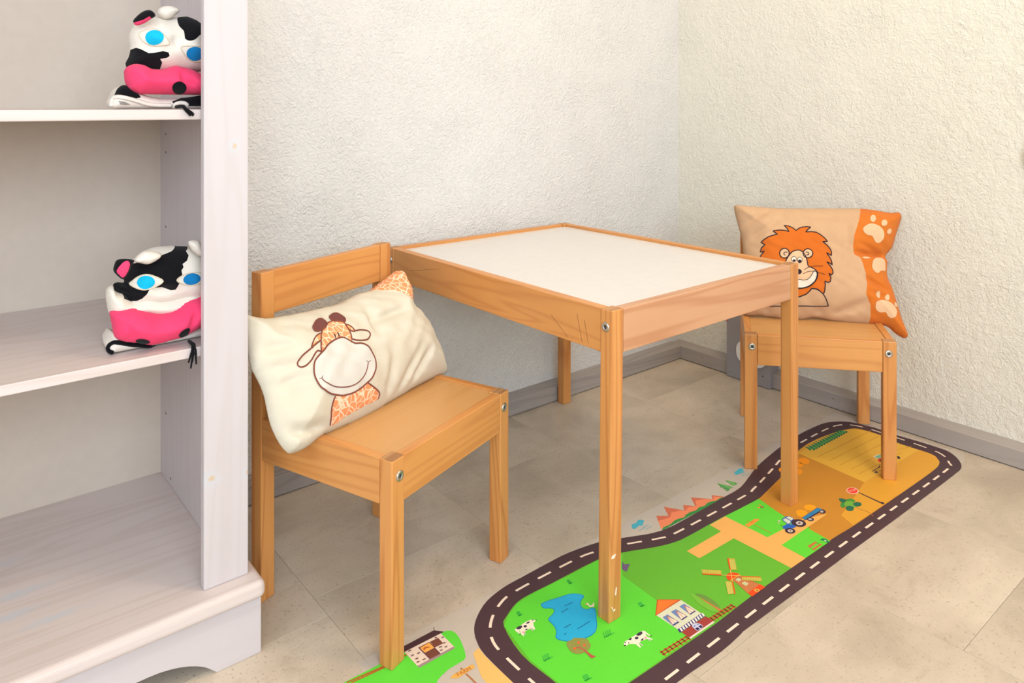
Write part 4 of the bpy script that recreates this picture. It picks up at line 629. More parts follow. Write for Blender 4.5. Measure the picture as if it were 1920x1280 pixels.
for nm in ([(-1.47,-0.315,0.4227),(1.0,0.0,0.0),(0.0,0.0,1.0),(0.0,-1.0,0.0),0.011,0.011,0.5], [(-0.0671,0.12),(-0.066,0.1226),(-0.0634,0.1255),(-0.0606,0.128),(-0.0583,0.1296),(-0.0559,0.1308),(-0.0528,0.1313),(-0.0485,0.131),(-0.0437,0.1301),(-0.0396,0.1289),(-0.0365,0.1274),(-0.0342,0.1256),(-0.0333,0.1237),(-0.0343,0.1215),(-0.0367,0.1191),(-0.0396,0.1171),(-0.0428,0.1155),(-0.0466,0.1141),(-0.0502,0.1135),(-0.0534,0.1139),(-0.0564,0.115),(-0.0593,0.1162),(-0.0625,0.1172),(-0.0656,0.1184)]), ([(-1.47,-0.315,0.4227),(1.0,0.0,0.0),(0.0,0.0,1.0),(0.0,-1.0,0.0),0.011,0.011,0.5], [(0.0001,0.1365),(0.0009,0.1379),(0.0025,0.1386),(0.0044,0.139),(0.0066,0.1391),(0.0092,0.1388),(0.0115,0.1382),(0.0132,0.1376),(0.0146,0.1366),(0.016,0.1347),(0.0179,0.131),(0.0199,0.1262),(0.0208,0.1222),(0.02,0.1191),(0.0183,0.1167),(0.016,0.1158),(0.0132,0.1169),(0.01,0.1195),(0.0072,0.1221),(0.0053,0.1243),(0.0039,0.1265),(0.0027,0.1289),(0.0014,0.1315),(0.0004,0.1343)]):
    L = Soft(nm[0], nm[1], cb, 1.0); L.body('horn', M['whitef'], (), .002)
L = Soft([(-1.47,-0.318,0.4227),(1.0,0.0,0.0),(0.0,0.0,1.0),(0.0,-1.0,0.0),0.006,0.008,0.5], [(-0.0911,0.117),(-0.0905,0.1196),(-0.0896,0.1223),(-0.088,0.1243),(-0.0856,0.1252),(-0.0826,0.1255),(-0.0792,0.1252),(-0.075,0.1244),(-0.0704,0.1231),(-0.0675,0.1216),(-0.0673,0.1199),(-0.0688,0.1179),(-0.0703,0.1156),(-0.0712,0.1127),(-0.0722,0.1093),(-0.0735,0.1062),(-0.0754,0.103),(-0.0778,0.0999),(-0.0802,0.0985),(-0.0829,0.0998),(-0.0857,0.1027),(-0.088,0.1055),(-0.0897,0.1076),(-0.091,0.1096),(-0.0918,0.1116),(-0.092,0.1134),(-0.0917,0.1151)], cb, 1.0); L.body('ear', M['blackf'], (), .002)
L.patch('ear_lining', cr([(-0.0891,0.112),(-0.0829,0.1207),(-0.0762,0.1229),(-0.0736,0.1183),(-0.0754,0.1101),(-0.0811,0.1018),(-0.0857,0.1059)], 2), M['pinkf'], .0006, .002)
xz = [[-1.47,-0.345,0.4366], [-1.4769,-0.35,0.4063]]
tassel(cb, c, xz[0][0], .4262, [(xz[1][0]-xz[0][0]-.002, xz[1][2]-.4262), (.001, xz[1][2]-.4262+.004), (.001, xz[1][2]-.4262+.008), (.001, -.024), (-.004,-.020), (-.006,-.028)], -.320, -.3475)

# ------------------------------------------------------------------ floor stickers
def decal(name, items, parent, z0, dz=.00010):
    V = []; F = []; mats = []; idx = []
    ox, oy, _ = parent.location
    for k_, (poly, colr) in enumerate(items):
        m = ink(colr) if isinstance(colr, tuple) else colr
        if m not in mats: mats.append(m)
        polys = poly if isinstance(poly[0][0], (list, tuple, np.ndarray)) else [poly]
        for P in polys:
            b = len(V); z_ = z0+dz*k_
            V += [(p[0]-ox, p[1]-oy, z_) for p in P]
            for t in tessellate_polygon([[Vector((p[0], p[1], 0)) for p in P]]):
                a, b_, c_ = [Vector((P[i][0], P[i][1])) for i in t]
                if (b_-a).cross(c_-a) < 0: t = t[::-1]
                F.append(tuple(b+i for i in t)); idx.append(mats.index(m))
    return mesh(name, V, F, mats, parent, idx)
def line(a, b, wd):
    a = np.array(a, float); b = np.array(b, float); t = (b-a)/np.linalg.norm(b-a); n = np.array((-t[1], t[0]))*wd/2
    return [tuple(a-n), tuple(b-n), tuple(b+n), tuple(a+n)]
def pl(pts, wd):
    return [line(a, b, wd) for a, b in zip(pts[:-1], pts[1:])]
def ell(cx, cy, rx, ry, n=20, rot=0):
    return [(cx+rx*math.cos(t)*math.cos(rot)-ry*math.sin(t)*math.sin(rot), cy+rx*math.cos(t)*math.sin(rot)+ry*math.sin(t)*math.cos(rot)) for t in [2*math.pi*i/n for i in range(n)]]
ZS = .00035
rs = thing('road_floor_sticker', 'large floor sticker of a road loop around green and yellow farm fields', 'floor sticker', (-.6, -.63, 0))
clear = NT('clear_sticker_film', .25, .5); clear.p.inputs['Alpha'].default_value = .42; M['film'] = clear.col(s2l((240,230,220)))
outer = [(-1.16,-.636),(-1.158,-.70),(-1.148,-.742),(-1.12,-.768),(-1.08,-.776)] + [(-0.9962,-0.7699),(-0.9055,-0.7738),(-0.8513,-0.771),(-0.84,-0.7705)] + [(-0.6368,-0.7749),(-0.5241,-0.7765),(-0.3933,-0.7799),(-0.241,-0.7823),(-0.1277,-0.7833),(-0.0876,-0.7819),(-0.059,-0.7697),(-0.0373,-0.7507),(-0.025,-0.7281),(-0.0263,-0.6761),(-0.0309,-0.6309),(-0.0308,-0.5817),(-0.039,-0.543),(-0.0524,-0.5189),(-0.0822,-0.4985),(-0.1185,-0.4908),(-0.1984,-0.4879),(-0.29,-0.4946),(-0.4007,-0.5107),(-0.4804,-0.5325),(-0.5161,-0.5396),(-0.5695,-0.5393),(-0.6491,-0.5397),(-0.741,-0.5363),(-0.8111,-0.5075)] + [(-0.8518,-0.4904),(-0.9105,-0.4795),(-0.9569,-0.4784),(-1.0116,-0.4792),(-1.0509,-0.4802),(-1.0904,-0.4889),(-1.1208,-0.5058)] + [(-1.141,-.525),(-1.153,-.548),(-1.159,-.575)]
inner = [(-1.118,-.66),(-1.116,-.69),(-1.105,-.715),(-1.08,-.730)] + [(-1.0437,-0.7311),(-0.9637,-0.7337),(-0.8669,-0.7362)] + [(-0.7745,-0.7347),(-0.6631,-0.7365),(-0.5422,-0.7378),(-0.4667,-0.7423),(-0.3529,-0.7458),(-0.157,-0.7497),(-0.1032,-0.7459),(-0.0823,-0.7351),(-0.0678,-0.715),(-0.0702,-0.6517),(-0.0598,-0.6073),(-0.0635,-0.5675),(-0.0816,-0.5464),(-0.1639,-0.5282),(-0.2696,-0.5281),(-0.4138,-0.5684),(-0.5143,-0.5845),(-0.6204,-0.5787),(-0.7185,-0.5762),(-0.7533,-0.5721),(-0.7878,-0.5608),(-0.8425,-0.536)] + [(-0.8856,-0.5236),(-0.9859,-0.5203),(-1.0318,-0.5182),(-1.059,-0.5207),(-1.0874,-0.5332),(-1.1046,-0.5474)] + [(-1.120,-.605)]
outer = [tuple(p) for p in cr(outer, 3)]; inner = [tuple(p) for p in cr(inner, 3)]
decal('clear_border', [([(-1.30,-.477),(-.02,-.479),(-.012,-.76),(-.05,-.775),(-.12,-.770),(-1.1,-.76),(-1.30,-.70)], M['film'])], rs, .00012)
def clipx(P, x0, keep_less):
    o = []
    for a, b in zip(P, P[1:]+P[:1]):
        ia, ib = (a[0] < x0) == keep_less, (b[0] < x0) == keep_less
        if ia: o.append(a)
        if ia != ib: t = (x0-a[0])/(b[0]-a[0]); o.append((x0, a[1]+(b[1]-a[1])*t))
    return o
decal('road', [(outer, (78,55,62)), (clipx(inner, -.53, True), (104,186,50)), (clipx(clipx(inner, -.53, False), -.30, True), (206,140,48)), (clipx(inner, -.30, False), (230,168,56))], rs, ZS, .00003)
ROADW = (78,55,62)
C_ = cr([(-1.05,-.757),(-.6,-.757),(-.14,-.766),(-.085,-.758),(-.055,-.735),(-.046,-.70),(-.046,-.62),(-.05,-.56),(-.07,-.528),(-.11,-.515),(-.2,-.512),(-.29,-.516),(-.40,-.54),(-.49,-.558),(-.53,-.562),(-.72,-.557),(-.76,-.55),(-.83,-.52),(-.88,-.505),(-.92,-.50),(-1.04,-.499),(-1.08,-.507),(-1.115,-.53),(-1.135,-.56),(-1.14,-.6),(-1.139,-.69),(-1.13,-.725),(-1.1,-.75)], 8)
sg_ = np.linalg.norm(np.roll(C_, -1, 0)-C_, axis=1); cum = np.concatenate([[0], np.cumsum(sg_)]); CC = np.vstack([C_, C_[:1]])
def at(s_):
    s_ = s_ % cum[-1]; i = min(np.searchsorted(cum, s_, side='right')-1, len(C_)-1); t = (s_-cum[i])/max(sg_[i], 1e-9); return CC[i]+(CC[i+1]-CC[i])*t
nd = int(round(cum[-1]/.0455)); per = cum[-1]/nd; dashes = []
for i in range(nd):
    a = [at(i*per+.027*j/3) for j in range(4)]; L_, R_ = [], []
    for j in range(4):
        t = a[min(j+1,3)]-a[max(j-1,0)]; t = t/np.linalg.norm(t); n = np.array((-t[1], t[0]))*.0021; L_.append(tuple(a[j]+n)); R_.append(tuple(a[j]-n))
    dashes.append(R_+L_[::-1])
decal('lane_dashes', [(dashes, (250,226,206))], rs, ZS+.0004)
ZF = ZS+.0002
g1c, g2c, sand, ye, oc = (98,218,58), (92,176,48), (246,182,98), (232,176,64), (206,140,48)
fld = []
fld.append(([(-0.8481,-0.5411),(-0.8876,-0.577),(-0.8927,-0.662),(-0.896,-0.6951),(-0.9182,-0.7271),(-0.8677,-0.7367)] + [(-.90,-.733),(-1.0,-.731),(-1.08,-.7285),(-1.104,-.714),(-1.114,-.69),(-1.116,-.66),(-1.118,-.62)] + [(-1.1042,-0.5478),(-1.0872,-0.5345),(-1.0594,-0.5222),(-1.0323,-0.5197),(-0.9864,-0.5218),(-0.8863,-0.5253)], g1c))
fld.append(([(-0.6179,-0.5801),(-0.5155,-0.5852),(-0.5342,-0.6493),(-0.5314,-0.6744),(-0.5395,-0.7331),(-0.6198,-0.7375),(-0.6162,-0.6648)], g1c))
fld.append(([(-0.6176,-0.694),(-0.5378,-0.6988),(-0.542,-0.7394),(-0.6189,-0.7376)], g1c))
fld.append(([(-0.6614,-0.5794),(-0.6168,-0.5801),(-0.6157,-0.6652),(-0.5128,-0.6745),(-0.4638,-0.6936),(-0.6181,-0.6929),(-0.6203,-0.7378),(-0.6627,-0.7368),(-0.6636,-0.6302),(-0.7563,-0.6272),(-0.7562,-0.6019),(-0.6629,-0.6038)], sand))
fld.append(([(-0.5135,-0.5852),(-0.4138,-0.5684),(-0.2854,-0.537),(-0.2962,-0.6851),(-0.4152,-0.707),(-0.4527,-0.712),(-0.4657,-0.7402),(-0.5417,-0.7382),(-0.5362,-0.6972),(-0.4638,-0.6936),(-0.5153,-0.6724),(-0.5331,-0.6486)], oc))
fld.append(([(-0.2854,-0.537),(-0.1657,-0.5291),(-0.0838,-0.5484),(-0.0664,-0.5689),(-0.0617,-0.6081),(-0.0721,-0.6525),(-0.0708,-0.694),(-0.299,-0.6828)], (236,182,66)))
fld.append(([(-0.069,-0.6932),(-0.0705,-0.716),(-0.0838,-0.7349),(-0.1038,-0.7454),(-0.1554,-0.749),(-0.3515,-0.7452),(-0.4655,-0.7411),(-0.451,-0.7118),(-0.4121,-0.7055),(-0.299,-0.6828)], (228,164,54)))
decal('fields', fld, rs, ZF, .00002)
ZM = ZS+.00045
rows = [[(-0.2707,-0.5704),(-0.0536,-0.5818)],[(-0.2668,-0.5946),(-0.0678,-0.6068)],[(-0.2698,-0.6178),(-0.0517,-0.6319)],[(-0.266,-0.6409),(-0.0871,-0.655)],[(-0.2754,-0.6605),(-0.1121,-0.6733)],[(-0.1439,-0.6528),(-0.0622,-0.6753)]]
decal('field_rows', [([line(a, b, .0012) for a, b in rows], (206,142,46))], rs, ZM)
decal('pond', [(cr([(-1.0344,-0.548),(-1.0301,-0.5458),(-1.0184,-0.5472),(-1.0027,-0.5517),(-0.9876,-0.5553),(-0.9793,-0.559),(-0.9723,-0.5659),(-0.9695,-0.5717),(-0.972,-0.5757),(-0.9803,-0.5783),(-0.9873,-0.5842),(-0.9905,-0.592),(-0.9872,-0.598),(-0.9792,-0.6001),(-0.9774,-0.6049),(-0.9832,-0.6126),(-0.9915,-0.6212),(-0.9993,-0.6299),(-1.01,-0.638),(-1.0199,-0.6402),(-1.0314,-0.6389),(-1.0429,-0.6346),(-1.0532,-0.6292),(-1.0602,-0.6219),(-1.0635,-0.6147),(-1.062,-0.6098),(-1.0558,-0.6047),(-1.0505,-0.5965),(-1.0485,-0.5875),(-1.0476,-0.5796),(-1.0441,-0.576),(-1.034,-0.5733),(-1.0273,-0.5698),(-1.0259,-0.5653),(-1.0301,-0.5602),(-1.0357,-0.5557)], 3), (20,128,200)),
  (cr([(-1.0337,-0.5486),(-1.0299,-0.5471),(-1.0187,-0.5485),(-1.003,-0.5529),(-0.9882,-0.5564),(-0.9802,-0.5599),(-0.9734,-0.5666),(-0.971,-0.5718),(-0.973,-0.5749),(-0.9808,-0.5775),(-0.9881,-0.5836),(-0.9918,-0.5922),(-0.9882,-0.599),(-0.9802,-0.6011),(-0.9786,-0.6051),(-0.9839,-0.612),(-0.9922,-0.6206),(-1.0,-0.6293),(-1.0102,-0.637),(-1.0196,-0.639),(-1.0309,-0.6377),(-1.0422,-0.6335),(-1.0523,-0.6283),(-1.0592,-0.6212),(-1.0622,-0.6145),(-1.061,-0.6102),(-1.055,-0.6054),(-1.0495,-0.5967),(-1.0473,-0.5874),(-1.0466,-0.58),(-1.0435,-0.5769),(-1.0337,-0.5744),(-1.0263,-0.5706),(-1.0246,-0.5648),(-1.0293,-0.5593),(-1.0347,-0.5549)], 3), (40,176,222)),
  ([line(a, b, .0012) for a, b in [[(-1.0085,-0.572),(-0.993,-0.5731)],[(-1.022,-0.5791),(-1.0077,-0.579)],[(-1.0411,-0.6052),(-1.0278,-0.6055)],[(-1.0273,-0.6186),(-1.0024,-0.6188)],[(-1.0497,-0.6148),(-1.0457,-0.615)]]], (22,92,140))], rs, ZM)
def cowmotif(body, spots, pink, legs, dark):
    decal('printed_cow', [(legs, (206,190,196)), (body, (250,236,214)), (spots, (58,46,70)), (pink, (244,166,176)), (dark, (48,40,56))], rs, ZM, .00004)
cowmotif([(-1.0971,-0.5626),(-1.0895,-0.5625),(-1.0808,-0.5611),(-1.0731,-0.561),(-1.0679,-0.562),(-1.064,-0.5629),(-1.0629,-0.5661),(-1.0616,-0.5682),(-1.0646,-0.569),(-1.0675,-0.5687),(-1.0714,-0.5741),(-1.0739,-0.5805),(-1.0763,-0.5806),(-1.0763,-0.5754),(-1.0834,-0.5748),(-1.0891,-0.5754),(-1.0921,-0.5771),(-1.0959,-0.5811),(-1.0964,-0.5796),(-1.0961,-0.5748),(-1.094,-0.5714),(-1.0922,-0.5666),(-1.0975,-0.5747),(-1.0978,-0.5724),(-1.0982,-0.5658)], [[(-1.0942,-0.5624),(-1.0899,-0.5611),(-1.084,-0.5631),(-1.0863,-0.5662),(-1.0911,-0.5671),(-1.0944,-0.5648)], [(-1.0791,-0.5683),(-1.0801,-0.5692),(-1.0815,-0.5696),(-1.0828,-0.5694),(-1.0838,-0.5686),(-1.0842,-0.5674),(-1.0839,-0.5663),(-1.083,-0.5654),(-1.0816,-0.565),(-1.0802,-0.5652),(-1.0792,-0.566),(-1.0788,-0.5672)], [(-1.0775,-0.5634),(-1.0723,-0.5627),(-1.0699,-0.564),(-1.0726,-0.5657),(-1.0765,-0.565)], [(-1.0875,-0.5729),(-1.0834,-0.5721),(-1.0818,-0.574),(-1.0848,-0.5747)]], [(-1.0901,-0.5758),(-1.0912,-0.5766),(-1.0923,-0.5767),(-1.0931,-0.5761),(-1.0932,-0.575),(-1.0926,-0.5738),(-1.0915,-0.573),(-1.0903,-0.5728),(-1.0896,-0.5735),(-1.0895,-0.5746)], [[(-1.0792,-0.5752),(-1.0763,-0.5754),(-1.0781,-0.5813),(-1.0795,-0.5808)], [(-1.091,-0.5759),(-1.0894,-0.5762),(-1.0916,-0.5806),(-1.0928,-0.5802)]], [[(-1.0641,-0.5653),(-1.0649,-0.5657),(-1.0657,-0.5654),(-1.0662,-0.5647),(-1.0659,-0.5638),(-1.0651,-0.5634),(-1.0642,-0.5637),(-1.0638,-0.5645)], [(-1.0606,-0.5682),(-1.0613,-0.5687),(-1.0619,-0.5686),(-1.062,-0.5681),(-1.0616,-0.5673),(-1.0609,-0.5668),(-1.0603,-0.5669),(-1.0602,-0.5674)], [(-1.0972,-0.5758),(-1.0979,-0.5762),(-1.0986,-0.576),(-1.0989,-0.5754),(-1.0986,-0.5746),(-1.0979,-0.5742),(-1.0972,-0.5743),(-1.0969,-0.575)]])
cowmotif([(-0.997,-0.6791),(-0.9924,-0.6779),(-0.9876,-0.6788),(-0.9805,-0.6785),(-0.9711,-0.6791),(-0.9624,-0.679),(-0.9579,-0.6796),(-0.9565,-0.6828),(-0.9571,-0.6936),(-0.9589,-0.6922),(-0.9596,-0.6854),(-0.9627,-0.6911),(-0.9598,-0.6999),(-0.9621,-0.6993),(-0.9661,-0.694),(-0.9716,-0.6929),(-0.9769,-0.6916),(-0.9816,-0.6927),(-0.9847,-0.6994),(-0.9865,-0.6991),(-0.9859,-0.6906),(-0.9908,-0.6862),(-0.994,-0.6846),(-0.9994,-0.685),(-1.0004,-0.6822)], [[(-0.9719,-0.6791),(-0.9654,-0.6786),(-0.96,-0.6799),(-0.9624,-0.6831),(-0.9679,-0.6838),(-0.9714,-0.6824)], [(-0.9734,-0.685),(-0.9746,-0.6859),(-0.9762,-0.6863),(-0.9778,-0.686),(-0.9788,-0.6851),(-0.9791,-0.6839),(-0.9786,-0.6827),(-0.9773,-0.6818),(-0.9757,-0.6815),(-0.9742,-0.6818),(-0.9731,-0.6826),(-0.9728,-0.6838)], [(-0.9876,-0.6788),(-0.982,-0.6783),(-0.9813,-0.6803),(-0.9855,-0.6815)], [(-0.9759,-0.6907),(-0.971,-0.6894),(-0.9688,-0.6912),(-0.9729,-0.6925)]], [(-0.9636,-0.6925),(-0.9648,-0.6932),(-0.9663,-0.6932),(-0.9677,-0.6926),(-0.9683,-0.6916),(-0.968,-0.6906),(-0.9669,-0.6899),(-0.9654,-0.6899),(-0.964,-0.6905),(-0.9633,-0.6915)], [[(-0.981,-0.6922),(-0.9791,-0.6927),(-0.9799,-0.7),(-0.9815,-0.6996)], [(-0.9661,-0.694),(-0.9644,-0.6947),(-0.964,-0.7001),(-0.9656,-0.7)]], [[(-0.9942,-0.6804),(-0.995,-0.6808),(-0.9959,-0.6806),(-0.9961,-0.6799),(-0.9957,-0.6792),(-0.9948,-0.6788),(-0.994,-0.679),(-0.9937,-0.6797)], [(-0.9979,-0.6843),(-0.9989,-0.6846),(-1.0001,-0.6841),(-1.0006,-0.6832),(-1.0003,-0.6823),(-0.9993,-0.682),(-0.9982,-0.6825),(-0.9976,-0.6834)], [(-0.9905,-0.6814),(-0.9906,-0.6833),(-0.9925,-0.6847),(-0.9926,-0.6837)], [(-0.9562,-0.6943),(-0.957,-0.6947),(-0.9578,-0.6945),(-0.958,-0.6939),(-0.9576,-0.6932),(-0.9568,-0.6928),(-0.9561,-0.693),(-0.9558,-0.6936)]])
decal('printed_goose', [([(-0.9798,-0.5881),(-0.9767,-0.5883),(-0.9772,-0.5914),(-0.9788,-0.5947),(-0.9751,-0.5961),(-0.969,-0.5934),(-0.9713,-0.5973),(-0.9765,-0.6011),(-0.9813,-0.5972),(-0.9799,-0.5915)], (244,230,206)), ([(-0.9823,-0.5888),(-0.9795,-0.5883),(-0.9801,-0.5906),(-0.9824,-0.5906)], (250,150,110))], rs, ZM+.0002)
decal('printed_apple_tree', [(cr([(-1.0607,-0.6309),(-1.0549,-0.6277),(-1.0499,-0.6289),(-1.0431,-0.6284),(-1.0382,-0.633),(-1.0332,-0.6375),(-1.031,-0.6433),(-1.0336,-0.6482),(-1.0357,-0.6534),(-1.0433,-0.657),(-1.0526,-0.657),(-1.0596,-0.6548),(-1.0639,-0.6498),(-1.065,-0.6431),(-1.063,-0.637)], 3), (148,148,74)), ([(-1.0494,-0.6452),(-1.0476,-0.6582),(-1.0473,-0.6671),(-1.0452,-0.6723),(-1.0524,-0.6714),(-1.0515,-0.6636),(-1.0503,-0.6531),(-1.0518,-0.6476),(-1.0565,-0.6438),(-1.0546,-0.6434)], (186,92,76)), ([[(-1.0436,-0.64),(-1.0446,-0.6407),(-1.0457,-0.6409),(-1.0467,-0.6405),(-1.0472,-0.6397),(-1.0471,-0.6386),(-1.0465,-0.6376),(-1.0455,-0.637),(-1.0444,-0.6368),(-1.0434,-0.6372),(-1.0429,-0.638),(-1.0429,-0.639)], [(-1.0411,-0.6489),(-1.0421,-0.6495),(-1.0432,-0.6497),(-1.0441,-0.6493),(-1.0446,-0.6485),(-1.0446,-0.6475),(-1.0441,-0.6465),(-1.0431,-0.6459),(-1.042,-0.6458),(-1.0411,-0.6462),(-1.0406,-0.647),(-1.0406,-0.648)], [(-1.0556,-0.6449),(-1.0567,-0.6456),(-1.0578,-0.6458),(-1.0588,-0.6455),(-1.0593,-0.6446),(-1.0592,-0.6436),(-1.0585,-0.6425),(-1.0575,-0.6418),(-1.0564,-0.6416),(-1.0554,-0.642),(-1.0549,-0.6428),(-1.055,-0.6439)]], (250,98,50)), ([[(-1.0575,-0.6351),(-1.0582,-0.6355),(-1.0588,-0.6353),(-1.059,-0.6348),(-1.0587,-0.6341),(-1.0581,-0.6338),(-1.0575,-0.634),(-1.0573,-0.6345)], [(-1.0378,-0.6401),(-1.0385,-0.6404),(-1.0391,-0.6403),(-1.0393,-0.6397),(-1.0391,-0.6391),(-1.0384,-0.6388),(-1.0378,-0.6389),(-1.0376,-0.6395)], [(-1.036,-0.6462),(-1.0367,-0.6465),(-1.0373,-0.6463),(-1.0375,-0.6458),(-1.0372,-0.6452),(-1.0366,-0.6449),(-1.036,-0.645),(-1.0357,-0.6456)], [(-1.0573,-0.6504),(-1.0579,-0.6507),(-1.0585,-0.6505),(-1.0587,-0.65),(-1.0585,-0.6494),(-1.0578,-0.6491),(-1.0572,-0.6492),(-1.057,-0.6498)]], (170,180,80))], rs, ZM+.0002, .00005)
def tuft(a, b): return [line((a[0]+(b[0]-a[0])*t, a[1]+(b[1]-a[1])*t), (a[0]+(b[0]-a[0])*(t+.35), a[1]+(b[1]-a[1])*(t+.35)+.009), .0016) for t in (0,.2,.4,.6)]+[line(a, b, .0022)]
for a, b in [[(-1.0098,-0.6546),(-0.9918,-0.657)],[(-1.1049,-0.6341),(-1.0907,-0.6354)],[(-1.0864,-0.6932),(-1.0757,-0.695)],[(-1.0751,-0.5452),(-1.0678,-0.5456)],[(-0.9218,-0.6447),(-0.9133,-0.6459)],[(-0.9672,-0.5393),(-0.9606,-0.5396)]]:
    decal('grass_tuft', [(tuft(a, b), (64,190,70))], rs, ZM)
decal('printed_donkey', [([(-0.8615,-0.5525),(-0.8642,-0.5597),(-0.8561,-0.5651),(-0.8628,-0.5683),(-0.875,-0.5753),(-0.8767,-0.5709),(-0.8759,-0.5655)], (112,92,128))], rs, ZM)
decal('printed_house', [([(-0.8903,-0.6493),(-0.8616,-0.6727),(-0.9194,-0.6714),(-0.9201,-0.6708)], (206,84,40)), ([(-0.8905,-0.651),(-0.8664,-0.6706),(-0.9168,-0.6701)], (252,124,48)), ([(-0.9184,-0.6714),(-0.8632,-0.6729),(-0.864,-0.7108),(-0.9176,-0.7096)], (222,222,194)), ([(-0.9183,-0.7162),(-0.8643,-0.7182),(-0.8641,-0.7288),(-0.8649,-0.7337),(-0.9188,-0.7317),(-0.9179,-0.7278)], (166,62,58)), ([(-0.9179,-0.7093),(-0.8647,-0.7102),(-0.8632,-0.7174),(-0.9207,-0.7159)], (62,48,130)),
  ([[(-0.9143,-0.7098),(-0.9109,-0.7099),(-0.9138,-0.7159),(-0.917,-0.7157)]] + [[(p[0]+i*0.00549, p[1]+i*-0.00013) for p in [(-0.9143,-0.7098),(-0.9109,-0.7099),(-0.9138,-0.7159),(-0.917,-0.7157)]] for i in range(1,10)], (240,232,222)),
  ([[(-0.9151,-0.68),(-0.9042,-0.6804),(-0.9041,-0.7012),(-0.9167,-0.7005)], [(-0.8963,-0.68),(-0.8855,-0.681),(-0.8852,-0.7011),(-0.8979,-0.7009)], [(-0.8773,-0.6806),(-0.8667,-0.6813),(-0.8666,-0.7016),(-0.8789,-0.7014)]], (112,138,190)),
  ([[(-0.9081,-0.6824),(-0.9045,-0.6988),(-0.9153,-0.6983)], [(-0.8887,-0.6836),(-0.8857,-0.6999),(-0.8975,-0.6995)], [(-0.87,-0.6839),(-0.8668,-0.7006),(-0.8786,-0.7)]], (250,226,206)),
  ([line(a, b, .0009) for a, b in [[(-0.9076,-0.682),(-0.904,-0.6989)],[(-0.9081,-0.6824),(-0.9158,-0.6987)],[(-0.8884,-0.6833),(-0.8852,-0.6997)],[(-0.8887,-0.6836),(-0.8975,-0.6995)],[(-0.8698,-0.6837),(-0.8663,-0.7004)],[(-0.87,-0.6839),(-0.8786,-0.7)],[(-0.9081,-0.6824),(-0.9101,-0.6987)],[(-0.8887,-0.6836),(-0.8914,-0.6998)],[(-0.87,-0.6839),(-0.8728,-0.7004)]]], (202,120,84)),
  ([line(a, b, .0016) for a, b in [[(-0.917,-0.7006),(-0.9041,-0.7012)],[(-0.8982,-0.701),(-0.8854,-0.7013)],[(-0.8793,-0.7015),(-0.8667,-0.7018)]]], (66,52,96)),
  ([(-0.9188,-0.7301),(-0.8647,-0.7314),(-0.8649,-0.7342),(-0.9187,-0.7329)], (238,220,206)),
  (cr([(-0.8971,-0.719),(-0.8931,-0.7165),(-0.8884,-0.7174),(-0.8849,-0.7202),(-0.8839,-0.7249),(-0.8862,-0.7296),(-0.8985,-0.7292),(-0.8983,-0.7237)], 2), (206,204,228)), ([[(-0.8976,-0.7243),(-0.8922,-0.7246),(-0.8928,-0.7291),(-0.898,-0.7289)], [(-0.8898,-0.7244),(-0.8847,-0.725),(-0.8864,-0.7294),(-0.8909,-0.729)]], (50,36,88)), ([[(-0.8956,-0.7197),(-0.8908,-0.7192),(-0.8914,-0.7212),(-0.8954,-0.7221)], [(-0.8891,-0.7206),(-0.8854,-0.7211),(-0.8845,-0.7227),(-0.8887,-0.7225)]], (116,150,210))], rs, ZM, .00003)
fen = [[(-0.9724,-0.723),(-0.9176,-0.7264)],[(-0.9733,-0.7275),(-0.9173,-0.7306)],[(-0.8642,-0.7251),(-0.8118,-0.7279)],[(-0.8645,-0.7291),(-0.8115,-0.7326)]]
for fp in (fen[:2], fen[2:]):
    decal('printed_fence', [([line(a, b, .0024) for a, b in fp] + [line((a[0]+(b[0]-a[0])*t, a[1]+(b[1]-a[1])*t+.003), (a[0]+(b[0]-a[0])*t, a[1]+(b[1]-a[1])*t-.004), .0014) for a, b in fp for t in (.05,.2,.35,.5,.65,.8,.95)], (192,78,48))], rs, ZM)
decal('printed_leaf_tree', [(cr([(-0.8379,-0.6708),(-0.8372,-0.6779),(-0.836,-0.6919),(-0.8366,-0.7058),(-0.8366,-0.7245),(-0.841,-0.7243),(-0.8483,-0.7175),(-0.85,-0.7055),(-0.8492,-0.6937),(-0.8446,-0.6811)], 2), (122,190,60)), (cr([(-0.8353,-0.6776),(-0.8276,-0.6858),(-0.826,-0.6982),(-0.8275,-0.7115),(-0.8349,-0.7232),(-0.837,-0.7127),(-0.8366,-0.6968)], 2), (112,150,66)), ([(-0.8368,-0.6857),(-0.8354,-0.7005),(-0.8352,-0.7159),(-0.834,-0.7248),(-0.8396,-0.7255),(-0.8384,-0.7159),(-0.8382,-0.6991)], (212,124,62))], rs, ZM, .00004)
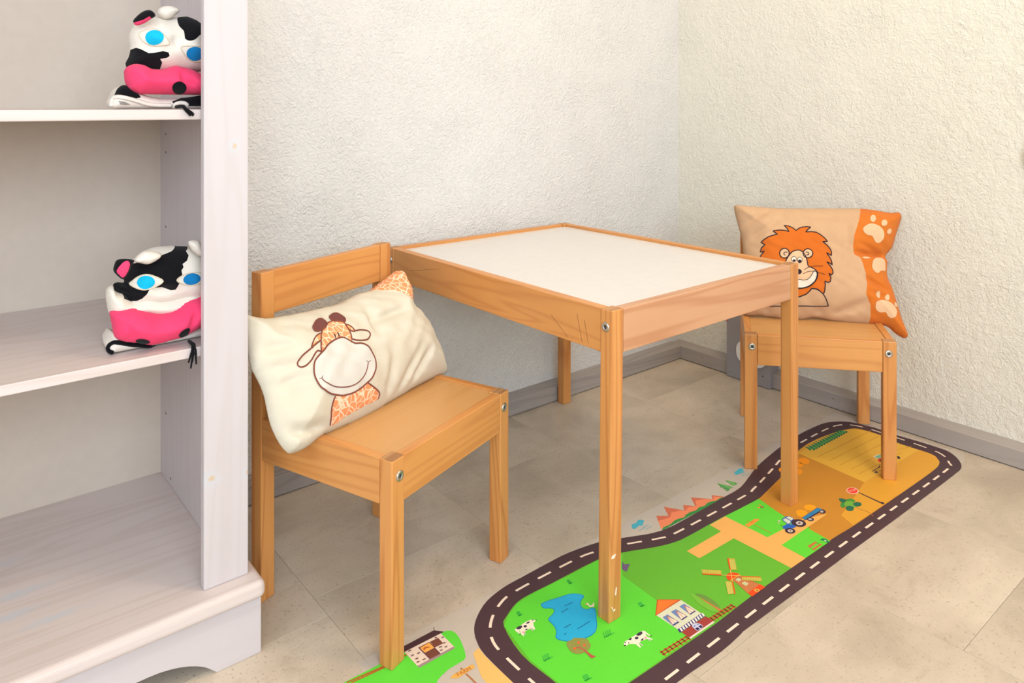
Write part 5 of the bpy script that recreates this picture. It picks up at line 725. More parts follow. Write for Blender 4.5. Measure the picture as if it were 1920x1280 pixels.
decal('printed_windmill', [([(-0.762,-0.6941),(-0.7437,-0.6948),(-0.7381,-0.7276),(-0.7713,-0.7276)], (188,112,70)), ([(-0.7618,-0.6956),(-0.7474,-0.6989),(-0.744,-0.7158),(-0.7381,-0.7276),(-0.7713,-0.7276),(-0.7716,-0.7267)], (204,122,72)), ([(-0.7713,-0.7276),(-0.7381,-0.7276),(-0.7379,-0.7367),(-0.7729,-0.7363)], (250,76,24)), (cr([(-0.7628,-0.6835),(-0.7578,-0.6811),(-0.7504,-0.6814),(-0.7448,-0.685),(-0.742,-0.6904),(-0.7425,-0.6944),(-0.7529,-0.6945),(-0.7665,-0.6932),(-0.767,-0.6886)], 2), (252,74,20)), ([(-0.7669,-0.6922),(-0.7418,-0.6928),(-0.7422,-0.6946),(-0.7669,-0.6943)], (252,150,30)),
  ([[(-0.7584,-0.697),(-0.7506,-0.697),(-0.7509,-0.7032),(-0.7588,-0.7037)], [(-0.7589,-0.7085),(-0.7507,-0.7083),(-0.7505,-0.716),(-0.7589,-0.7164)]], (206,206,160)), (cr([(-0.7575,-0.7295),(-0.7533,-0.7295),(-0.7505,-0.7332),(-0.7516,-0.7357),(-0.7582,-0.7357),(-0.759,-0.7324)], 2), (252,176,70)), ([(-0.7557,-0.731),(-0.7528,-0.7323),(-0.7541,-0.735),(-0.7568,-0.7341)], (120,110,60)),
  ([[(-0.7785,-0.6475),(-0.7558,-0.6689),(-0.7639,-0.6754),(-0.7856,-0.6548)], [(-0.7189,-0.6577),(-0.7123,-0.6647),(-0.735,-0.6845),(-0.7424,-0.6784)], [(-0.7739,-0.6893),(-0.767,-0.6963),(-0.7891,-0.7157),(-0.7974,-0.7103)], [(-0.7446,-0.6991),(-0.7222,-0.7196),(-0.7299,-0.726),(-0.751,-0.7045)]], (196,182,66)),
  ([[(-0.7859,-0.6546),(-0.7641,-0.6753),(-0.7667,-0.6771),(-0.7879,-0.6565)], [(-0.7211,-0.6567),(-0.7194,-0.6581),(-0.7422,-0.6779),(-0.7437,-0.6766)], [(-0.7664,-0.6961),(-0.7649,-0.6973),(-0.7876,-0.717),(-0.7898,-0.7165)], [(-0.7433,-0.6973),(-0.7218,-0.7178),(-0.7229,-0.719),(-0.7452,-0.699)]], (250,76,24)),
  ([line(a, b, .0012) for a, b in [[(-0.7659,-0.6764),(-0.743,-0.6976)],[(-0.7429,-0.6773),(-0.7662,-0.697)]]], (250,190,100)),
  ([line(a, b, .0005) for a, b in [[(-0.7784,-0.6478),(-0.7853,-0.655)],[(-0.7756,-0.6505),(-0.7826,-0.6576)],[(-0.7728,-0.6531),(-0.7798,-0.6602)],[(-0.77,-0.6558),(-0.7771,-0.6628)],[(-0.7672,-0.6585),(-0.7743,-0.6653)],[(-0.7644,-0.6611),(-0.7716,-0.6679)],[(-0.7616,-0.6638),(-0.7689,-0.6705)],[(-0.7588,-0.6664),(-0.7661,-0.673)],[(-0.7441,-0.6999),(-0.7502,-0.7051)],[(-0.7414,-0.7025),(-0.7477,-0.7078)],[(-0.7386,-0.705),(-0.7451,-0.7104)],[(-0.7359,-0.7075),(-0.7426,-0.713)],[(-0.7331,-0.71),(-0.7401,-0.7157)],[(-0.7304,-0.7126),(-0.7375,-0.7183)],[(-0.7277,-0.7151),(-0.735,-0.7209)],[(-0.7249,-0.7176),(-0.7325,-0.7236)],[(-0.7817,-0.6507),(-0.7594,-0.6719)],[(-0.7477,-0.7015),(-0.726,-0.7228)],[(-0.7229,-0.6614),(-0.742,-0.6781)],[(-0.7219,-0.6622),(-0.741,-0.6789)],[(-0.7209,-0.663),(-0.74,-0.6797)],[(-0.7199,-0.6638),(-0.739,-0.6805)],[(-0.7189,-0.6647),(-0.738,-0.6813)],[(-0.7179,-0.6655),(-0.737,-0.6822)],[(-0.7168,-0.6663),(-0.736,-0.683)],[(-0.7745,-0.6909),(-0.7962,-0.7099)],[(-0.7735,-0.6917),(-0.7953,-0.7107)],[(-0.7725,-0.6925),(-0.7943,-0.7114)],[(-0.7716,-0.6933),(-0.7934,-0.7122)],[(-0.7706,-0.6941),(-0.7924,-0.713)],[(-0.7696,-0.6949),(-0.7915,-0.7137)],[(-0.7686,-0.6957),(-0.7906,-0.7145)]]], (226,216,120))], rs, ZM, .00003)
decal('printed_tractor', [(cr([(-0.506,-0.6555),(-0.4975,-0.6528),(-0.4894,-0.6559),(-0.4864,-0.6619),(-0.4895,-0.669),(-0.5005,-0.6719),(-0.5103,-0.6698),(-0.5123,-0.6634)], 2), (254,166,30)), (cr([(-0.4774,-0.6546),(-0.4687,-0.6531),(-0.4605,-0.6574),(-0.4577,-0.6646),(-0.459,-0.6697),(-0.4711,-0.6708),(-0.4801,-0.6671),(-0.4821,-0.6606)], 2), (254,166,30)), ([(-0.5128,-0.6712),(-0.4589,-0.6718),(-0.4583,-0.6801),(-0.5157,-0.6782)], (52,148,196)), ([(-0.5161,-0.6778),(-0.4587,-0.6797),(-0.456,-0.6831),(-0.4654,-0.6827),(-0.5069,-0.6807),(-0.5197,-0.6783)], (48,40,86)),
  ([line(a, b, .0012) for a, b in [[(-0.5133,-0.672),(-0.4592,-0.6725)],[(-0.4864,-0.6727),(-0.4877,-0.6777)],[(-0.5135,-0.6753),(-0.4584,-0.6763)]]], (40,92,160)),
  ([[(-0.4618,-0.6888),(-0.4646,-0.6896),(-0.4676,-0.6897),(-0.4702,-0.689),(-0.4721,-0.6875),(-0.473,-0.6856),(-0.4727,-0.6835),(-0.4713,-0.6815),(-0.4691,-0.6799),(-0.4663,-0.6791),(-0.4633,-0.679),(-0.4606,-0.6797),(-0.4587,-0.6812),(-0.4578,-0.6831),(-0.4581,-0.6853),(-0.4595,-0.6873)], [(-0.5024,-0.6882),(-0.505,-0.6889),(-0.5077,-0.6889),(-0.5103,-0.688),(-0.5122,-0.6865),(-0.5132,-0.6845),(-0.5132,-0.6824),(-0.5121,-0.6804),(-0.5101,-0.6789),(-0.5075,-0.6781),(-0.5047,-0.6782),(-0.5022,-0.6791),(-0.5002,-0.6806),(-0.4992,-0.6826),(-0.4993,-0.6848),(-0.5004,-0.6867)]], (66,52,68)), ([[(-0.4644,-0.6859),(-0.4664,-0.6865),(-0.4684,-0.6863),(-0.4697,-0.6854),(-0.4702,-0.6841),(-0.4696,-0.6826),(-0.468,-0.6815),(-0.466,-0.681),(-0.4641,-0.6812),(-0.4627,-0.6821),(-0.4623,-0.6834),(-0.4629,-0.6848)], [(-0.5046,-0.6857),(-0.5064,-0.6861),(-0.5083,-0.6858),(-0.5098,-0.6848),(-0.5104,-0.6833),(-0.51,-0.6819),(-0.5087,-0.6808),(-0.5068,-0.6803),(-0.5049,-0.6807),(-0.5034,-0.6817),(-0.5028,-0.6831),(-0.5033,-0.6846)]], (190,182,186)),
  ([(-0.5474,-0.6511),(-0.5336,-0.6507),(-0.5265,-0.6541),(-0.5266,-0.6634),(-0.5336,-0.6658),(-0.5512,-0.6685),(-0.5527,-0.6661)], (36,84,190)), ([(-0.5466,-0.6528),(-0.5378,-0.6531),(-0.5391,-0.6636),(-0.5428,-0.6663),(-0.5511,-0.6663)], (214,224,200)), ([(-0.5354,-0.6528),(-0.5277,-0.6543),(-0.5274,-0.6628),(-0.5367,-0.6644)], (214,224,200)),
  ([(-0.5671,-0.6644),(-0.5527,-0.665),(-0.549,-0.6715),(-0.546,-0.6761),(-0.5493,-0.6801),(-0.5594,-0.6785),(-0.5708,-0.6725),(-0.5707,-0.6682)], (34,100,196)), ([(-0.5392,-0.6658),(-0.5279,-0.6658),(-0.5413,-0.6777),(-0.5484,-0.6786),(-0.549,-0.6715)], (34,100,196)),
  ([[(-0.5273,-0.6868),(-0.5305,-0.6879),(-0.534,-0.6881),(-0.5374,-0.6877),(-0.5406,-0.6865),(-0.5433,-0.6846),(-0.5455,-0.6822),(-0.5468,-0.6795),(-0.5473,-0.6765),(-0.547,-0.6736),(-0.5457,-0.6709),(-0.5436,-0.6685),(-0.5409,-0.6668),(-0.5377,-0.6657),(-0.5342,-0.6653),(-0.5308,-0.6658),(-0.5275,-0.667),(-0.5247,-0.6689),(-0.5225,-0.6713),(-0.5212,-0.6741),(-0.5207,-0.6771),(-0.5211,-0.6801),(-0.5225,-0.6828),(-0.5246,-0.6851)], [(-0.5631,-0.6868),(-0.5655,-0.6876),(-0.5682,-0.6878),(-0.5708,-0.6874),(-0.5733,-0.6864),(-0.5754,-0.6849),(-0.5769,-0.683),(-0.5777,-0.6808),(-0.5777,-0.6786),(-0.577,-0.6765),(-0.5756,-0.6747),(-0.5736,-0.6732),(-0.5712,-0.6724),(-0.5685,-0.6721),(-0.5658,-0.6725),(-0.5633,-0.6736),(-0.5612,-0.6751),(-0.5597,-0.677),(-0.5589,-0.6792),(-0.5589,-0.6815),(-0.5596,-0.6836),(-0.5611,-0.6854)]], (62,44,56)), ([[(-0.5297,-0.6823),(-0.532,-0.6831),(-0.5345,-0.6832),(-0.5369,-0.6827),(-0.5389,-0.6816),(-0.5402,-0.68),(-0.5407,-0.6781),(-0.5404,-0.6762),(-0.5392,-0.6745),(-0.5374,-0.6732),(-0.535,-0.6724),(-0.5325,-0.6722),(-0.5301,-0.6727),(-0.5281,-0.6739),(-0.5268,-0.6755),(-0.5262,-0.6774),(-0.5266,-0.6793),(-0.5278,-0.681)], [(-0.5656,-0.6838),(-0.5674,-0.6843),(-0.5694,-0.6843),(-0.5713,-0.6837),(-0.5727,-0.6826),(-0.5734,-0.6811),(-0.5734,-0.6796),(-0.5727,-0.6781),(-0.5713,-0.677),(-0.5694,-0.6764),(-0.5674,-0.6765),(-0.5656,-0.6771),(-0.5642,-0.6782),(-0.5634,-0.6797),(-0.5634,-0.6812),(-0.5642,-0.6827)]], (214,200,196)), ([[(-0.5322,-0.6793),(-0.5337,-0.6798),(-0.5352,-0.6796),(-0.5362,-0.6789),(-0.5366,-0.6779),(-0.5362,-0.6768),(-0.5351,-0.6759),(-0.5336,-0.6755),(-0.5322,-0.6756),(-0.5311,-0.6763),(-0.5307,-0.6774),(-0.5311,-0.6785)], [(-0.5672,-0.6818),(-0.5683,-0.6821),(-0.5693,-0.682),(-0.5701,-0.6814),(-0.5704,-0.6807),(-0.5701,-0.6799),(-0.5694,-0.6793),(-0.5683,-0.679),(-0.5673,-0.6791),(-0.5665,-0.6796),(-0.5662,-0.6804),(-0.5665,-0.6812)]], (96,72,70)),
  ([line(a, b, .0013) for a, b in [[(-0.5658,-0.6599),(-0.566,-0.6638)],[(-0.5206,-0.6783),(-0.5153,-0.6785)]]], (72,52,84)), ([[(-0.5555,-0.6536),(-0.5574,-0.6538),(-0.5587,-0.653),(-0.5588,-0.6515),(-0.5578,-0.6498),(-0.5559,-0.6487),(-0.554,-0.6484),(-0.5527,-0.6493),(-0.5526,-0.6508),(-0.5537,-0.6525)], [(-0.5619,-0.6553),(-0.5634,-0.6559),(-0.5647,-0.6559),(-0.5654,-0.6554),(-0.5651,-0.6545),(-0.564,-0.6535),(-0.5625,-0.6529),(-0.5611,-0.6528),(-0.5605,-0.6534),(-0.5607,-0.6543)]], (196,214,160))], rs, ZM, .00003)
decal('printed_signpost', [([[(-0.6124,-0.6184),(-0.6044,-0.6194),(-0.5837,-0.619),(-0.5767,-0.6236),(-0.5799,-0.6268),(-0.5858,-0.6265),(-0.6124,-0.6274),(-0.6143,-0.6258)]], (246,154,60)), ([line(a, b, .0014) for a, b in [[(-0.5994,-0.6268),(-0.6001,-0.6623)],[(-0.5981,-0.6142),(-0.5997,-0.6175)]]], (208,110,40)), ([line(a, b, .0016) for a, b in [[(-0.6011,-0.6221),(-0.5966,-0.6223)],[(-0.5953,-0.6222),(-0.5899,-0.6221)]]], (204,112,50))], rs, ZM, .00004)
decal('printed_bench', [([[(-0.5866,-0.7222),(-0.5643,-0.7239),(-0.5625,-0.7275),(-0.5882,-0.728)], [(-0.5897,-0.7318),(-0.5634,-0.7319),(-0.5617,-0.7354),(-0.5891,-0.7359)]], (206,116,62)), ([line(a, b, .0010) for a, b in [[(-0.5867,-0.7282),(-0.5875,-0.7316)],[(-0.5655,-0.7271),(-0.5656,-0.7311)],[(-0.5865,-0.7365),(-0.5873,-0.7398)],[(-0.5669,-0.7363),(-0.567,-0.7402)]]], (90,110,60))], rs, ZM, .00004)
decal('printed_bin', [([(-0.5526,-0.7262),(-0.5453,-0.7273),(-0.5429,-0.732),(-0.5463,-0.7397),(-0.5521,-0.7397),(-0.5514,-0.7335)], (24,128,84)), ([(-0.549,-0.7312),(-0.546,-0.7326),(-0.5481,-0.7362),(-0.5511,-0.7348)], (206,228,190))], rs, ZM, .00004)
decal('printed_chicken', [([[(-0.534,-0.596),(-0.5319,-0.5977),(-0.5334,-0.6027),(-0.5362,-0.6004)], [(-0.5461,-0.5997),(-0.542,-0.6006),(-0.5414,-0.6048),(-0.546,-0.6054)]], (240,150,60)), ([(-0.5358,-0.6079),(-0.5379,-0.6083),(-0.5397,-0.6076),(-0.5405,-0.606),(-0.54,-0.6042),(-0.5385,-0.6028),(-0.5364,-0.6023),(-0.5346,-0.603),(-0.5337,-0.6046),(-0.5342,-0.6065)], (84,56,60)), ([(-0.5362,-0.6068),(-0.5375,-0.6071),(-0.5385,-0.6067),(-0.5389,-0.6059),(-0.5386,-0.6049),(-0.5377,-0.6041),(-0.5365,-0.6038),(-0.5354,-0.6042),(-0.535,-0.605),(-0.5353,-0.606)], (244,150,130))], rs, ZM, .00004)
decal('printed_hay_bales', [([[(-0.303,-0.5704),(-0.3094,-0.5723),(-0.316,-0.5721),(-0.3213,-0.5698),(-0.3244,-0.5658),(-0.3247,-0.5609),(-0.3222,-0.556),(-0.3172,-0.5522),(-0.3107,-0.5501),(-0.3041,-0.5503),(-0.2986,-0.5527),(-0.2955,-0.5568),(-0.2952,-0.5617),(-0.2979,-0.5666)], [(-0.3282,-0.5702),(-0.3333,-0.5719),(-0.3383,-0.5721),(-0.3423,-0.5706),(-0.3444,-0.5679),(-0.3443,-0.5644),(-0.342,-0.5608),(-0.3379,-0.5578),(-0.3328,-0.556),(-0.3277,-0.5558),(-0.3237,-0.5573),(-0.3216,-0.5601),(-0.3217,-0.5636),(-0.3241,-0.5672)], [(-0.3562,-0.5834),(-0.3613,-0.5854),(-0.366,-0.5861),(-0.3695,-0.5854),(-0.371,-0.5835),(-0.3703,-0.5807),(-0.3675,-0.5775),(-0.3631,-0.5746),(-0.358,-0.5726),(-0.3532,-0.5719),(-0.3497,-0.5726),(-0.3481,-0.5745),(-0.3489,-0.5774),(-0.3517,-0.5806)], [(-0.3783,-0.5542),(-0.3823,-0.5559),(-0.386,-0.5566),(-0.3888,-0.5561),(-0.3899,-0.5547),(-0.3893,-0.5524),(-0.3871,-0.5499),(-0.3836,-0.5475),(-0.3795,-0.5458),(-0.3757,-0.5451),(-0.373,-0.5455),(-0.3718,-0.547),(-0.3724,-0.5493),(-0.3748,-0.5518)]], (250,152,26))], rs, ZM)
decal('printed_stop_sign', [([(-0.3481,-0.6942),(-0.3451,-0.6945),(-0.3488,-0.737),(-0.3481,-0.7415),(-0.3538,-0.743),(-0.3532,-0.7374)], (70,46,62)), ([(-0.3512,-0.7364),(-0.3465,-0.7376),(-0.346,-0.7432),(-0.3533,-0.7438)], (44,34,56)), (cr([(-0.3432,-0.6929),(-0.3479,-0.6942),(-0.3528,-0.6942),(-0.3573,-0.693),(-0.3609,-0.6907),(-0.3632,-0.6876),(-0.3638,-0.684),(-0.3628,-0.6804),(-0.3602,-0.6773),(-0.3564,-0.6749),(-0.3517,-0.6736),(-0.3468,-0.6735),(-0.3422,-0.6747),(-0.3385,-0.677),(-0.3362,-0.6802),(-0.3355,-0.6838),(-0.3366,-0.6874),(-0.3393,-0.6906)], 1), (248,212,190)), (cr([(-0.3439,-0.6912),(-0.3478,-0.6923),(-0.352,-0.6923),(-0.3558,-0.6912),(-0.3588,-0.6893),(-0.3608,-0.6866),(-0.3614,-0.6836),(-0.3606,-0.6806),(-0.3584,-0.6779),(-0.3552,-0.6759),(-0.3512,-0.6748),(-0.3471,-0.6747),(-0.3432,-0.6758),(-0.3401,-0.6778),(-0.3381,-0.6804),(-0.3375,-0.6835),(-0.3384,-0.6866),(-0.3406,-0.6892)], 1), (244,70,48))], rs, ZM, .00004)
decal('printed_bush', [([line(a, b, .0014) for a, b in [[(-0.401,-0.7152),(-0.4039,-0.7232)],[(-0.4039,-0.7232),(-0.4011,-0.7369)],[(-0.4011,-0.7369),(-0.4075,-0.7504)]]], (186,116,66)), ([[(-0.3823,-0.7051),(-0.3858,-0.7057),(-0.3896,-0.705),(-0.3929,-0.703),(-0.3952,-0.7002),(-0.396,-0.6971),(-0.3951,-0.6943),(-0.3927,-0.6924),(-0.3892,-0.6917),(-0.3854,-0.6924),(-0.382,-0.6944),(-0.3797,-0.6973),(-0.379,-0.7004),(-0.3799,-0.7032)], [(-0.4105,-0.701),(-0.4153,-0.7025),(-0.4196,-0.7031),(-0.4228,-0.7025),(-0.4242,-0.7008),(-0.4235,-0.6984),(-0.4208,-0.6958),(-0.4167,-0.6934),(-0.4119,-0.6918),(-0.4074,-0.6912),(-0.4042,-0.6918),(-0.4028,-0.6935),(-0.4036,-0.6959),(-0.4063,-0.6986)]], (70,150,62)), (cr([(-0.4035,-0.6949),(-0.3921,-0.6976),(-0.3893,-0.7052),(-0.401,-0.7152),(-0.4083,-0.7144),(-0.4083,-0.7067),(-0.4142,-0.7019)], 2), (118,178,66)), ([[(-0.385,-0.7184),(-0.3891,-0.7194),(-0.3935,-0.7192),(-0.3973,-0.7177),(-0.3997,-0.7153),(-0.4003,-0.7124),(-0.399,-0.7096),(-0.396,-0.7074),(-0.3919,-0.7064),(-0.3875,-0.7066),(-0.3837,-0.708),(-0.3812,-0.7105),(-0.3806,-0.7134),(-0.382,-0.7162)], [(-0.4112,-0.7165),(-0.4157,-0.7177),(-0.4202,-0.7176),(-0.4238,-0.7161),(-0.4258,-0.7137),(-0.4259,-0.7107),(-0.4239,-0.7077),(-0.4203,-0.7053),(-0.4158,-0.7041),(-0.4113,-0.7042),(-0.4076,-0.7057),(-0.4055,-0.7082),(-0.4055,-0.7112),(-0.4075,-0.7142)], cr([(-0.3979,-0.6809),(-0.3923,-0.6854),(-0.3914,-0.6928),(-0.4035,-0.6949),(-0.407,-0.6894)], 2)], (36,110,84))], rs, ZM, .00004)
decal('printed_tractor_far', [([(-0.1804,-0.6448),(-0.1589,-0.6454),(-0.1557,-0.6532),(-0.1743,-0.6615),(-0.1796,-0.6554)], (240,220,200)), ([(-0.1757,-0.6469),(-0.16,-0.6472),(-0.158,-0.653),(-0.1673,-0.6572),(-0.1783,-0.6549)], (120,186,150)), ([(-0.1779,-0.6635),(-0.1831,-0.6652),(-0.1879,-0.6657),(-0.1909,-0.6648),(-0.1915,-0.6627),(-0.1894,-0.6601),(-0.1852,-0.6576),(-0.18,-0.6558),(-0.1752,-0.6554),(-0.1721,-0.6563),(-0.1716,-0.6583),(-0.1737,-0.661)], (226,52,34)), ([(-0.1776,-0.6654),(-0.1814,-0.6666),(-0.1849,-0.6669),(-0.1872,-0.6661),(-0.1878,-0.6645),(-0.1863,-0.6626),(-0.1833,-0.6607),(-0.1796,-0.6595),(-0.176,-0.6593),(-0.1737,-0.66),(-0.1732,-0.6616),(-0.1746,-0.6636)], (34,28,38)), ([line(a, b, .0016) for a, b in [[(-0.2433,-0.6726),(-0.2093,-0.6736)],[(-0.2334,-0.6745),(-0.2402,-0.6829)],[(-0.2196,-0.6747),(-0.1996,-0.6687)],[(-0.2295,-0.6792),(-0.2237,-0.6824)],[(-0.1374,-0.6766),(-0.1426,-0.6841)]]], (92,66,72)), ([(-0.2389,-0.6819),(-0.2413,-0.6822),(-0.2437,-0.6814),(-0.245,-0.6797),(-0.2448,-0.6778),(-0.2432,-0.6764),(-0.2407,-0.6761),(-0.2383,-0.677),(-0.237,-0.6787),(-0.2372,-0.6806)], (86,62,70)), ([(-0.1424,-0.6842),(-0.1452,-0.6841),(-0.1461,-0.6825),(-0.1448,-0.6801),(-0.1417,-0.6778),(-0.138,-0.6765),(-0.1351,-0.6766),(-0.1342,-0.6782),(-0.1356,-0.6806),(-0.1387,-0.6829)], (40,34,56))], rs, ZM, .00003)
ra, rb = (-0.2439,-0.5413), (-0.1072,-0.5441); dk = []; lt = []
for i in range(14):
    x_, y_ = ra[0]+(rb[0]-ra[0])*i/13, ra[1]+(rb[1]-ra[1])*i/13
    dk += [[(x_-.011, y_-.004), (x_+.004, y_-.003), (x_-.002, y_+.014)], [(x_-.004, y_-.010), (x_+.009, y_-.006), (x_+.002, y_+.006)]]; lt += [[(x_-.006, y_-.003), (x_+.005, y_-.006), (x_+.001, y_+.008)]]
decal('printed_crop_row', [(dk, (34,122,82)), (lt, (96,168,84))], rs, ZM, .00006)
mtn = [(-0.7116,-0.4995),(-0.6943,-0.5136),(-0.6769,-0.4887),(-0.6578,-0.5202),(-0.6437,-0.5077),(-0.6296,-0.5241),(-0.6108,-0.5001),(-0.5843,-0.5301),(-0.5738,-0.5201),(-0.5585,-0.5394),(-0.5866,-0.5382),(-0.6202,-0.5366),(-0.6488,-0.5353),(-0.6787,-0.5355),(-0.7077,-0.5357),(-0.7304,-0.5347),(-0.738,-0.5328)]
decal('printed_mountains', [(mtn, (246,140,98)), ([[(-0.7116,-0.4995),(-0.6943,-0.5136),(-0.6941,-0.5184),(-0.6999,-0.5182),(-0.7107,-0.5154),(-0.7219,-0.5122)], [(-0.6769,-0.4887),(-0.6578,-0.5202),(-0.6685,-0.5146),(-0.6816,-0.5101),(-0.6946,-0.518),(-0.6943,-0.5136)], [(-0.6437,-0.5077),(-0.6296,-0.5241),(-0.6441,-0.5187),(-0.6567,-0.5226),(-0.6578,-0.5202)], [(-0.6108,-0.5001),(-0.5843,-0.5301),(-0.597,-0.5197),(-0.614,-0.5125),(-0.6265,-0.5251),(-0.6296,-0.5241)], [(-0.5738,-0.5201),(-0.5585,-0.5394),(-0.5692,-0.5324),(-0.5756,-0.5255),(-0.5843,-0.5334),(-0.5843,-0.5301)]], (216,112,82)),
  ([cr([(-0.7374,-0.5347),(-0.7306,-0.5316),(-0.7202,-0.5328),(-0.7098,-0.5326),(-0.6965,-0.5301),(-0.6847,-0.5321),(-0.6763,-0.5345),(-0.667,-0.5314),(-0.652,-0.5312),(-0.6408,-0.5341),(-0.6285,-0.5314),(-0.615,-0.5345),(-0.604,-0.5321),(-0.5918,-0.5339),(-0.5833,-0.5375),(-0.5704,-0.5364),(-0.5629,-0.5392),(-0.6098,-0.5403),(-0.6518,-0.5391),(-0.7019,-0.5375),(-0.7368,-0.5366)], 2)], (52,142,64))], rs, ZS-.0001, .00004)
for pts in ([(-0.7682,-0.4907),(-0.7644,-0.4908),(-0.7578,-0.4918),(-0.7478,-0.4881),(-0.7427,-0.4922),(-0.7414,-0.4969),(-0.747,-0.4992),(-0.755,-0.5044),(-0.7608,-0.5011),(-0.7708,-0.5031),(-0.7754,-0.5013),(-0.7737,-0.4964)], [(-0.4639,-0.4963),(-0.4553,-0.4956),(-0.4415,-0.4933),(-0.436,-0.4998),(-0.4424,-0.5023),(-0.4472,-0.508),(-0.4562,-0.5064),(-0.4664,-0.5065),(-0.4686,-0.502)]):
    decal('printed_cloud', [(cr(pts, 2), (78,184,206))], rs, ZM-.0003)
decal('printed_rain', [([line(a, b, .0013) for a, b in [[(-0.761,-0.5096),(-0.7425,-0.5087)],[(-0.7728,-0.5115),(-0.7572,-0.5113)],[(-0.7624,-0.5157),(-0.7425,-0.5161)],[(-0.4578,-0.5108),(-0.4419,-0.5104)],[(-0.4653,-0.5141),(-0.4522,-0.5154)],[(-0.4547,-0.5171),(-0.439,-0.5186)]]], (142,190,206))], rs, ZM-.0003)
for pts in ([(-0.5273,-0.5003),(-0.5238,-0.5122),(-0.5174,-0.521),(-0.5199,-0.5243),(-0.5168,-0.5304),(-0.5258,-0.5283),(-0.5327,-0.5314),(-0.5393,-0.5295),(-0.5346,-0.5246),(-0.5374,-0.5224),(-0.5326,-0.5174),(-0.5359,-0.5148),(-0.5317,-0.5093)], [(-0.5037,-0.5032),(-0.5019,-0.512),(-0.4977,-0.5191),(-0.497,-0.5269),(-0.5051,-0.5274),(-0.5119,-0.5255),(-0.507,-0.5205),(-0.5103,-0.5178),(-0.5066,-0.5136),(-0.5087,-0.5101)]):
    decal('printed_fir', [(pts, (84,156,86)), ([pts[0], pts[2], pts[4], pts[5]], (112,180,96))], rs, ZM-.0003, .00004)
def text(s_, p, ang, size, colr, parent, z_, name):
    cu = bpy.data.curves.new(name, 'FONT'); cu.body = s_; cu.size = size; cu.align_x = 'CENTER'; cu.align_y = 'CENTER'; cu.resolution_u = 2
    ob = bpy.data.objects.new(name, cu); C.objects.link(ob); dg = bpy.context.evaluated_depsgraph_get()
    me = bpy.data.meshes.new_from_object(ob.evaluated_get(dg)); bpy.data.objects.remove(ob); me.materials.clear(); me.materials.append(ink(colr))
    o = link(bpy.data.objects.new(name, me), parent); px, py, _ = parent.location; o.location = (p[0]-px, p[1]-py, z_); o.rotation_euler = (0,0,ang)
    return o
text('STOP', (-0.3495,-0.6836), -0.2107, .0085, (250,206,190), rs, ZM+.0003, 'stop_lettering')

fs = thing('farm_floor_sticker', 'small green floor sticker with a printed stable and FARM signpost under the left chair leg', 'floor sticker', (-1.25, -.55, 0))
gr = [(-1.3446,-0.4946),(-1.3296,-0.4973),(-1.2806,-0.4987),(-1.242,-0.5),(-1.1775,-0.5026),(-1.1725,-0.5031),(-1.1676,-0.5076),(-1.166,-0.515),(-1.1675,-0.5266),(-1.1719,-0.5403),(-1.1771,-0.553),(-1.1813,-0.5607),(-1.1862,-0.5639),(-1.1991,-0.5641),(-1.2117,-0.5643),(-1.2249,-0.5674),(-1.2332,-0.5708),(-1.2401,-0.5768),(-1.2548,-0.5874),(-1.3177,-0.5517)]
decal('grass_print', [(gr, (98,220,62))], fs, ZS)
decal('sand_print', [([(-1.1577,-0.5582),(-1.1598,-0.5717),(-1.1604,-0.5945),(-1.1603,-0.6359),(-1.161,-0.6481),(-1.1887,-0.6254),(-1.187,-0.6141),(-1.1863,-0.6031),(-1.1825,-0.593),(-1.1769,-0.5795),(-1.17,-0.5618)], (252,192,112))], fs, ZS-.00005)
for rp in [[[(-1.3265,-0.4998),(-1.2763,-0.5054)],[(-1.3218,-0.5036),(-1.2753,-0.5079)]],[[(-1.2481,-0.5061),(-1.2413,-0.507)]]]:
    decal('printed_rail_fence', [([line(a, b, .0022) for a, b in rp], (192,84,44))], fs, ZS+.0001)
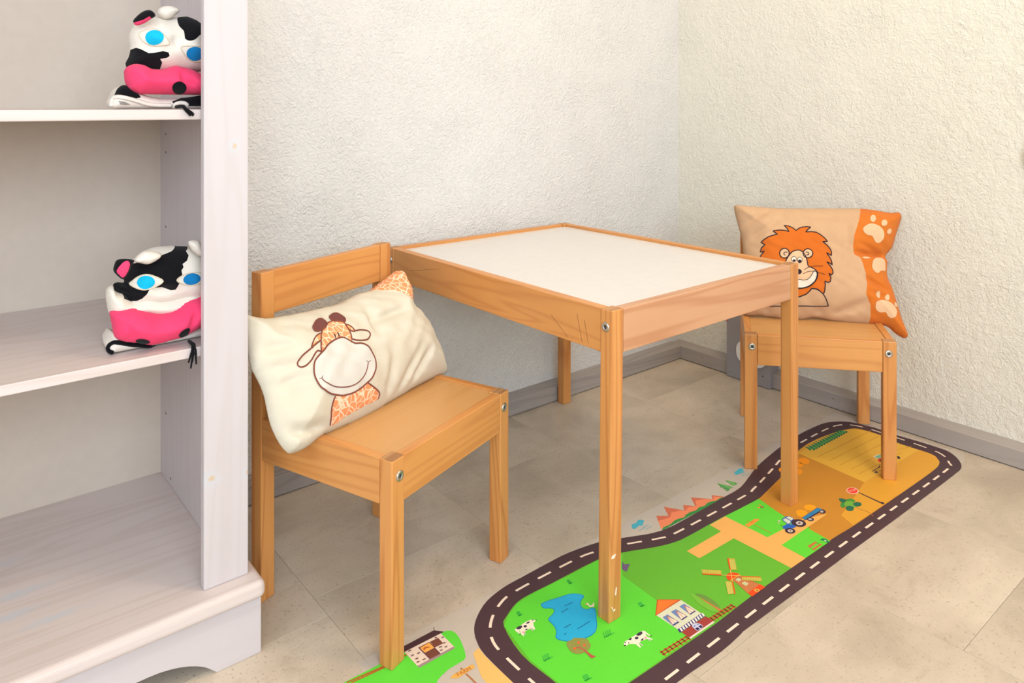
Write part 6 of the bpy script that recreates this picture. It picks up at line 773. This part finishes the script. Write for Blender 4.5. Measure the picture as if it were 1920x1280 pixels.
decal('printed_stable', [([(-1.2487,-0.4907),(-1.1868,-0.4909),(-1.1773,-0.5023),(-1.1839,-0.5023),(-1.2451,-0.5011)], (74,48,54)), ([line(*[(-1.1834,-0.4856),(-1.1871,-0.4917)], .0008)], (74,48,54)), ([(-1.2412,-0.5007),(-1.1826,-0.5024),(-1.183,-0.5385),(-1.2409,-0.5379)], (238,214,196)), ([(-1.2411,-0.5333),(-1.1838,-0.5348),(-1.183,-0.5385),(-1.2409,-0.5379)], (168,142,142)), ([(-1.2221,-0.5059),(-1.2041,-0.5064),(-1.205,-0.5349),(-1.2218,-0.5339)], (126,72,58)), ([(-1.2036,-0.5067),(-1.1907,-0.5076),(-1.1911,-0.5209),(-1.2047,-0.5202)], (126,72,58)), ([(-1.2209,-0.5079),(-1.2055,-0.5076),(-1.2055,-0.5204),(-1.2202,-0.5206)], (254,176,84)), ([(-1.2183,-0.5119),(-1.2151,-0.5107),(-1.212,-0.5118),(-1.2085,-0.5152),(-1.2101,-0.5158),(-1.2134,-0.514),(-1.2162,-0.5145),(-1.2191,-0.5159)], (196,98,46)), ([line(a, b, .0008) for a, b in [[(-1.2221,-0.5059),(-1.2214,-0.5342)],[(-1.2051,-0.5208),(-1.205,-0.5349)],[(-1.2202,-0.5206),(-1.2051,-0.5208)]]], (84,58,90)),
  ([line(a, b, .0022) for a, b in [[(-1.2367,-0.5034),(-1.2323,-0.5038)],[(-1.2383,-0.5131),(-1.234,-0.5135)],[(-1.2295,-0.5148),(-1.2255,-0.5153)],[(-1.2367,-0.5217),(-1.2326,-0.5223)],[(-1.2384,-0.5281),(-1.2342,-0.5282)],[(-1.2299,-0.5291),(-1.2256,-0.5295)],[(-1.1949,-0.5052),(-1.1913,-0.5056)],[(-1.1869,-0.5107),(-1.1835,-0.5111)],[(-1.1911,-0.5209),(-1.1876,-0.5214)],[(-1.2002,-0.5239),(-1.1956,-0.5248)],[(-1.2022,-0.5297),(-1.1985,-0.5303)],[(-1.1936,-0.5283),(-1.1899,-0.5291)]]], (126,92,92))], fs, ZS+.00015, .00005)
decal('printed_farm_sign', [([(-1.2192,-0.5788),(-1.2123,-0.576),(-1.1854,-0.5771),(-1.1814,-0.5786),(-1.1836,-0.5847),(-1.1866,-0.584),(-1.211,-0.5847)], (250,180,84)), ([line(a, b, .0020) for a, b in [[(-1.1985,-0.5855),(-1.198,-0.6079)],[(-1.1982,-0.5728),(-1.1982,-0.5763)]]], (186,112,62))], fs, ZS+.0002, .00005)
text('FARM', (-1.1986,-0.581), -0.0889, .0085, (176,104,64), fs, ZS+.00045, 'farm_lettering')
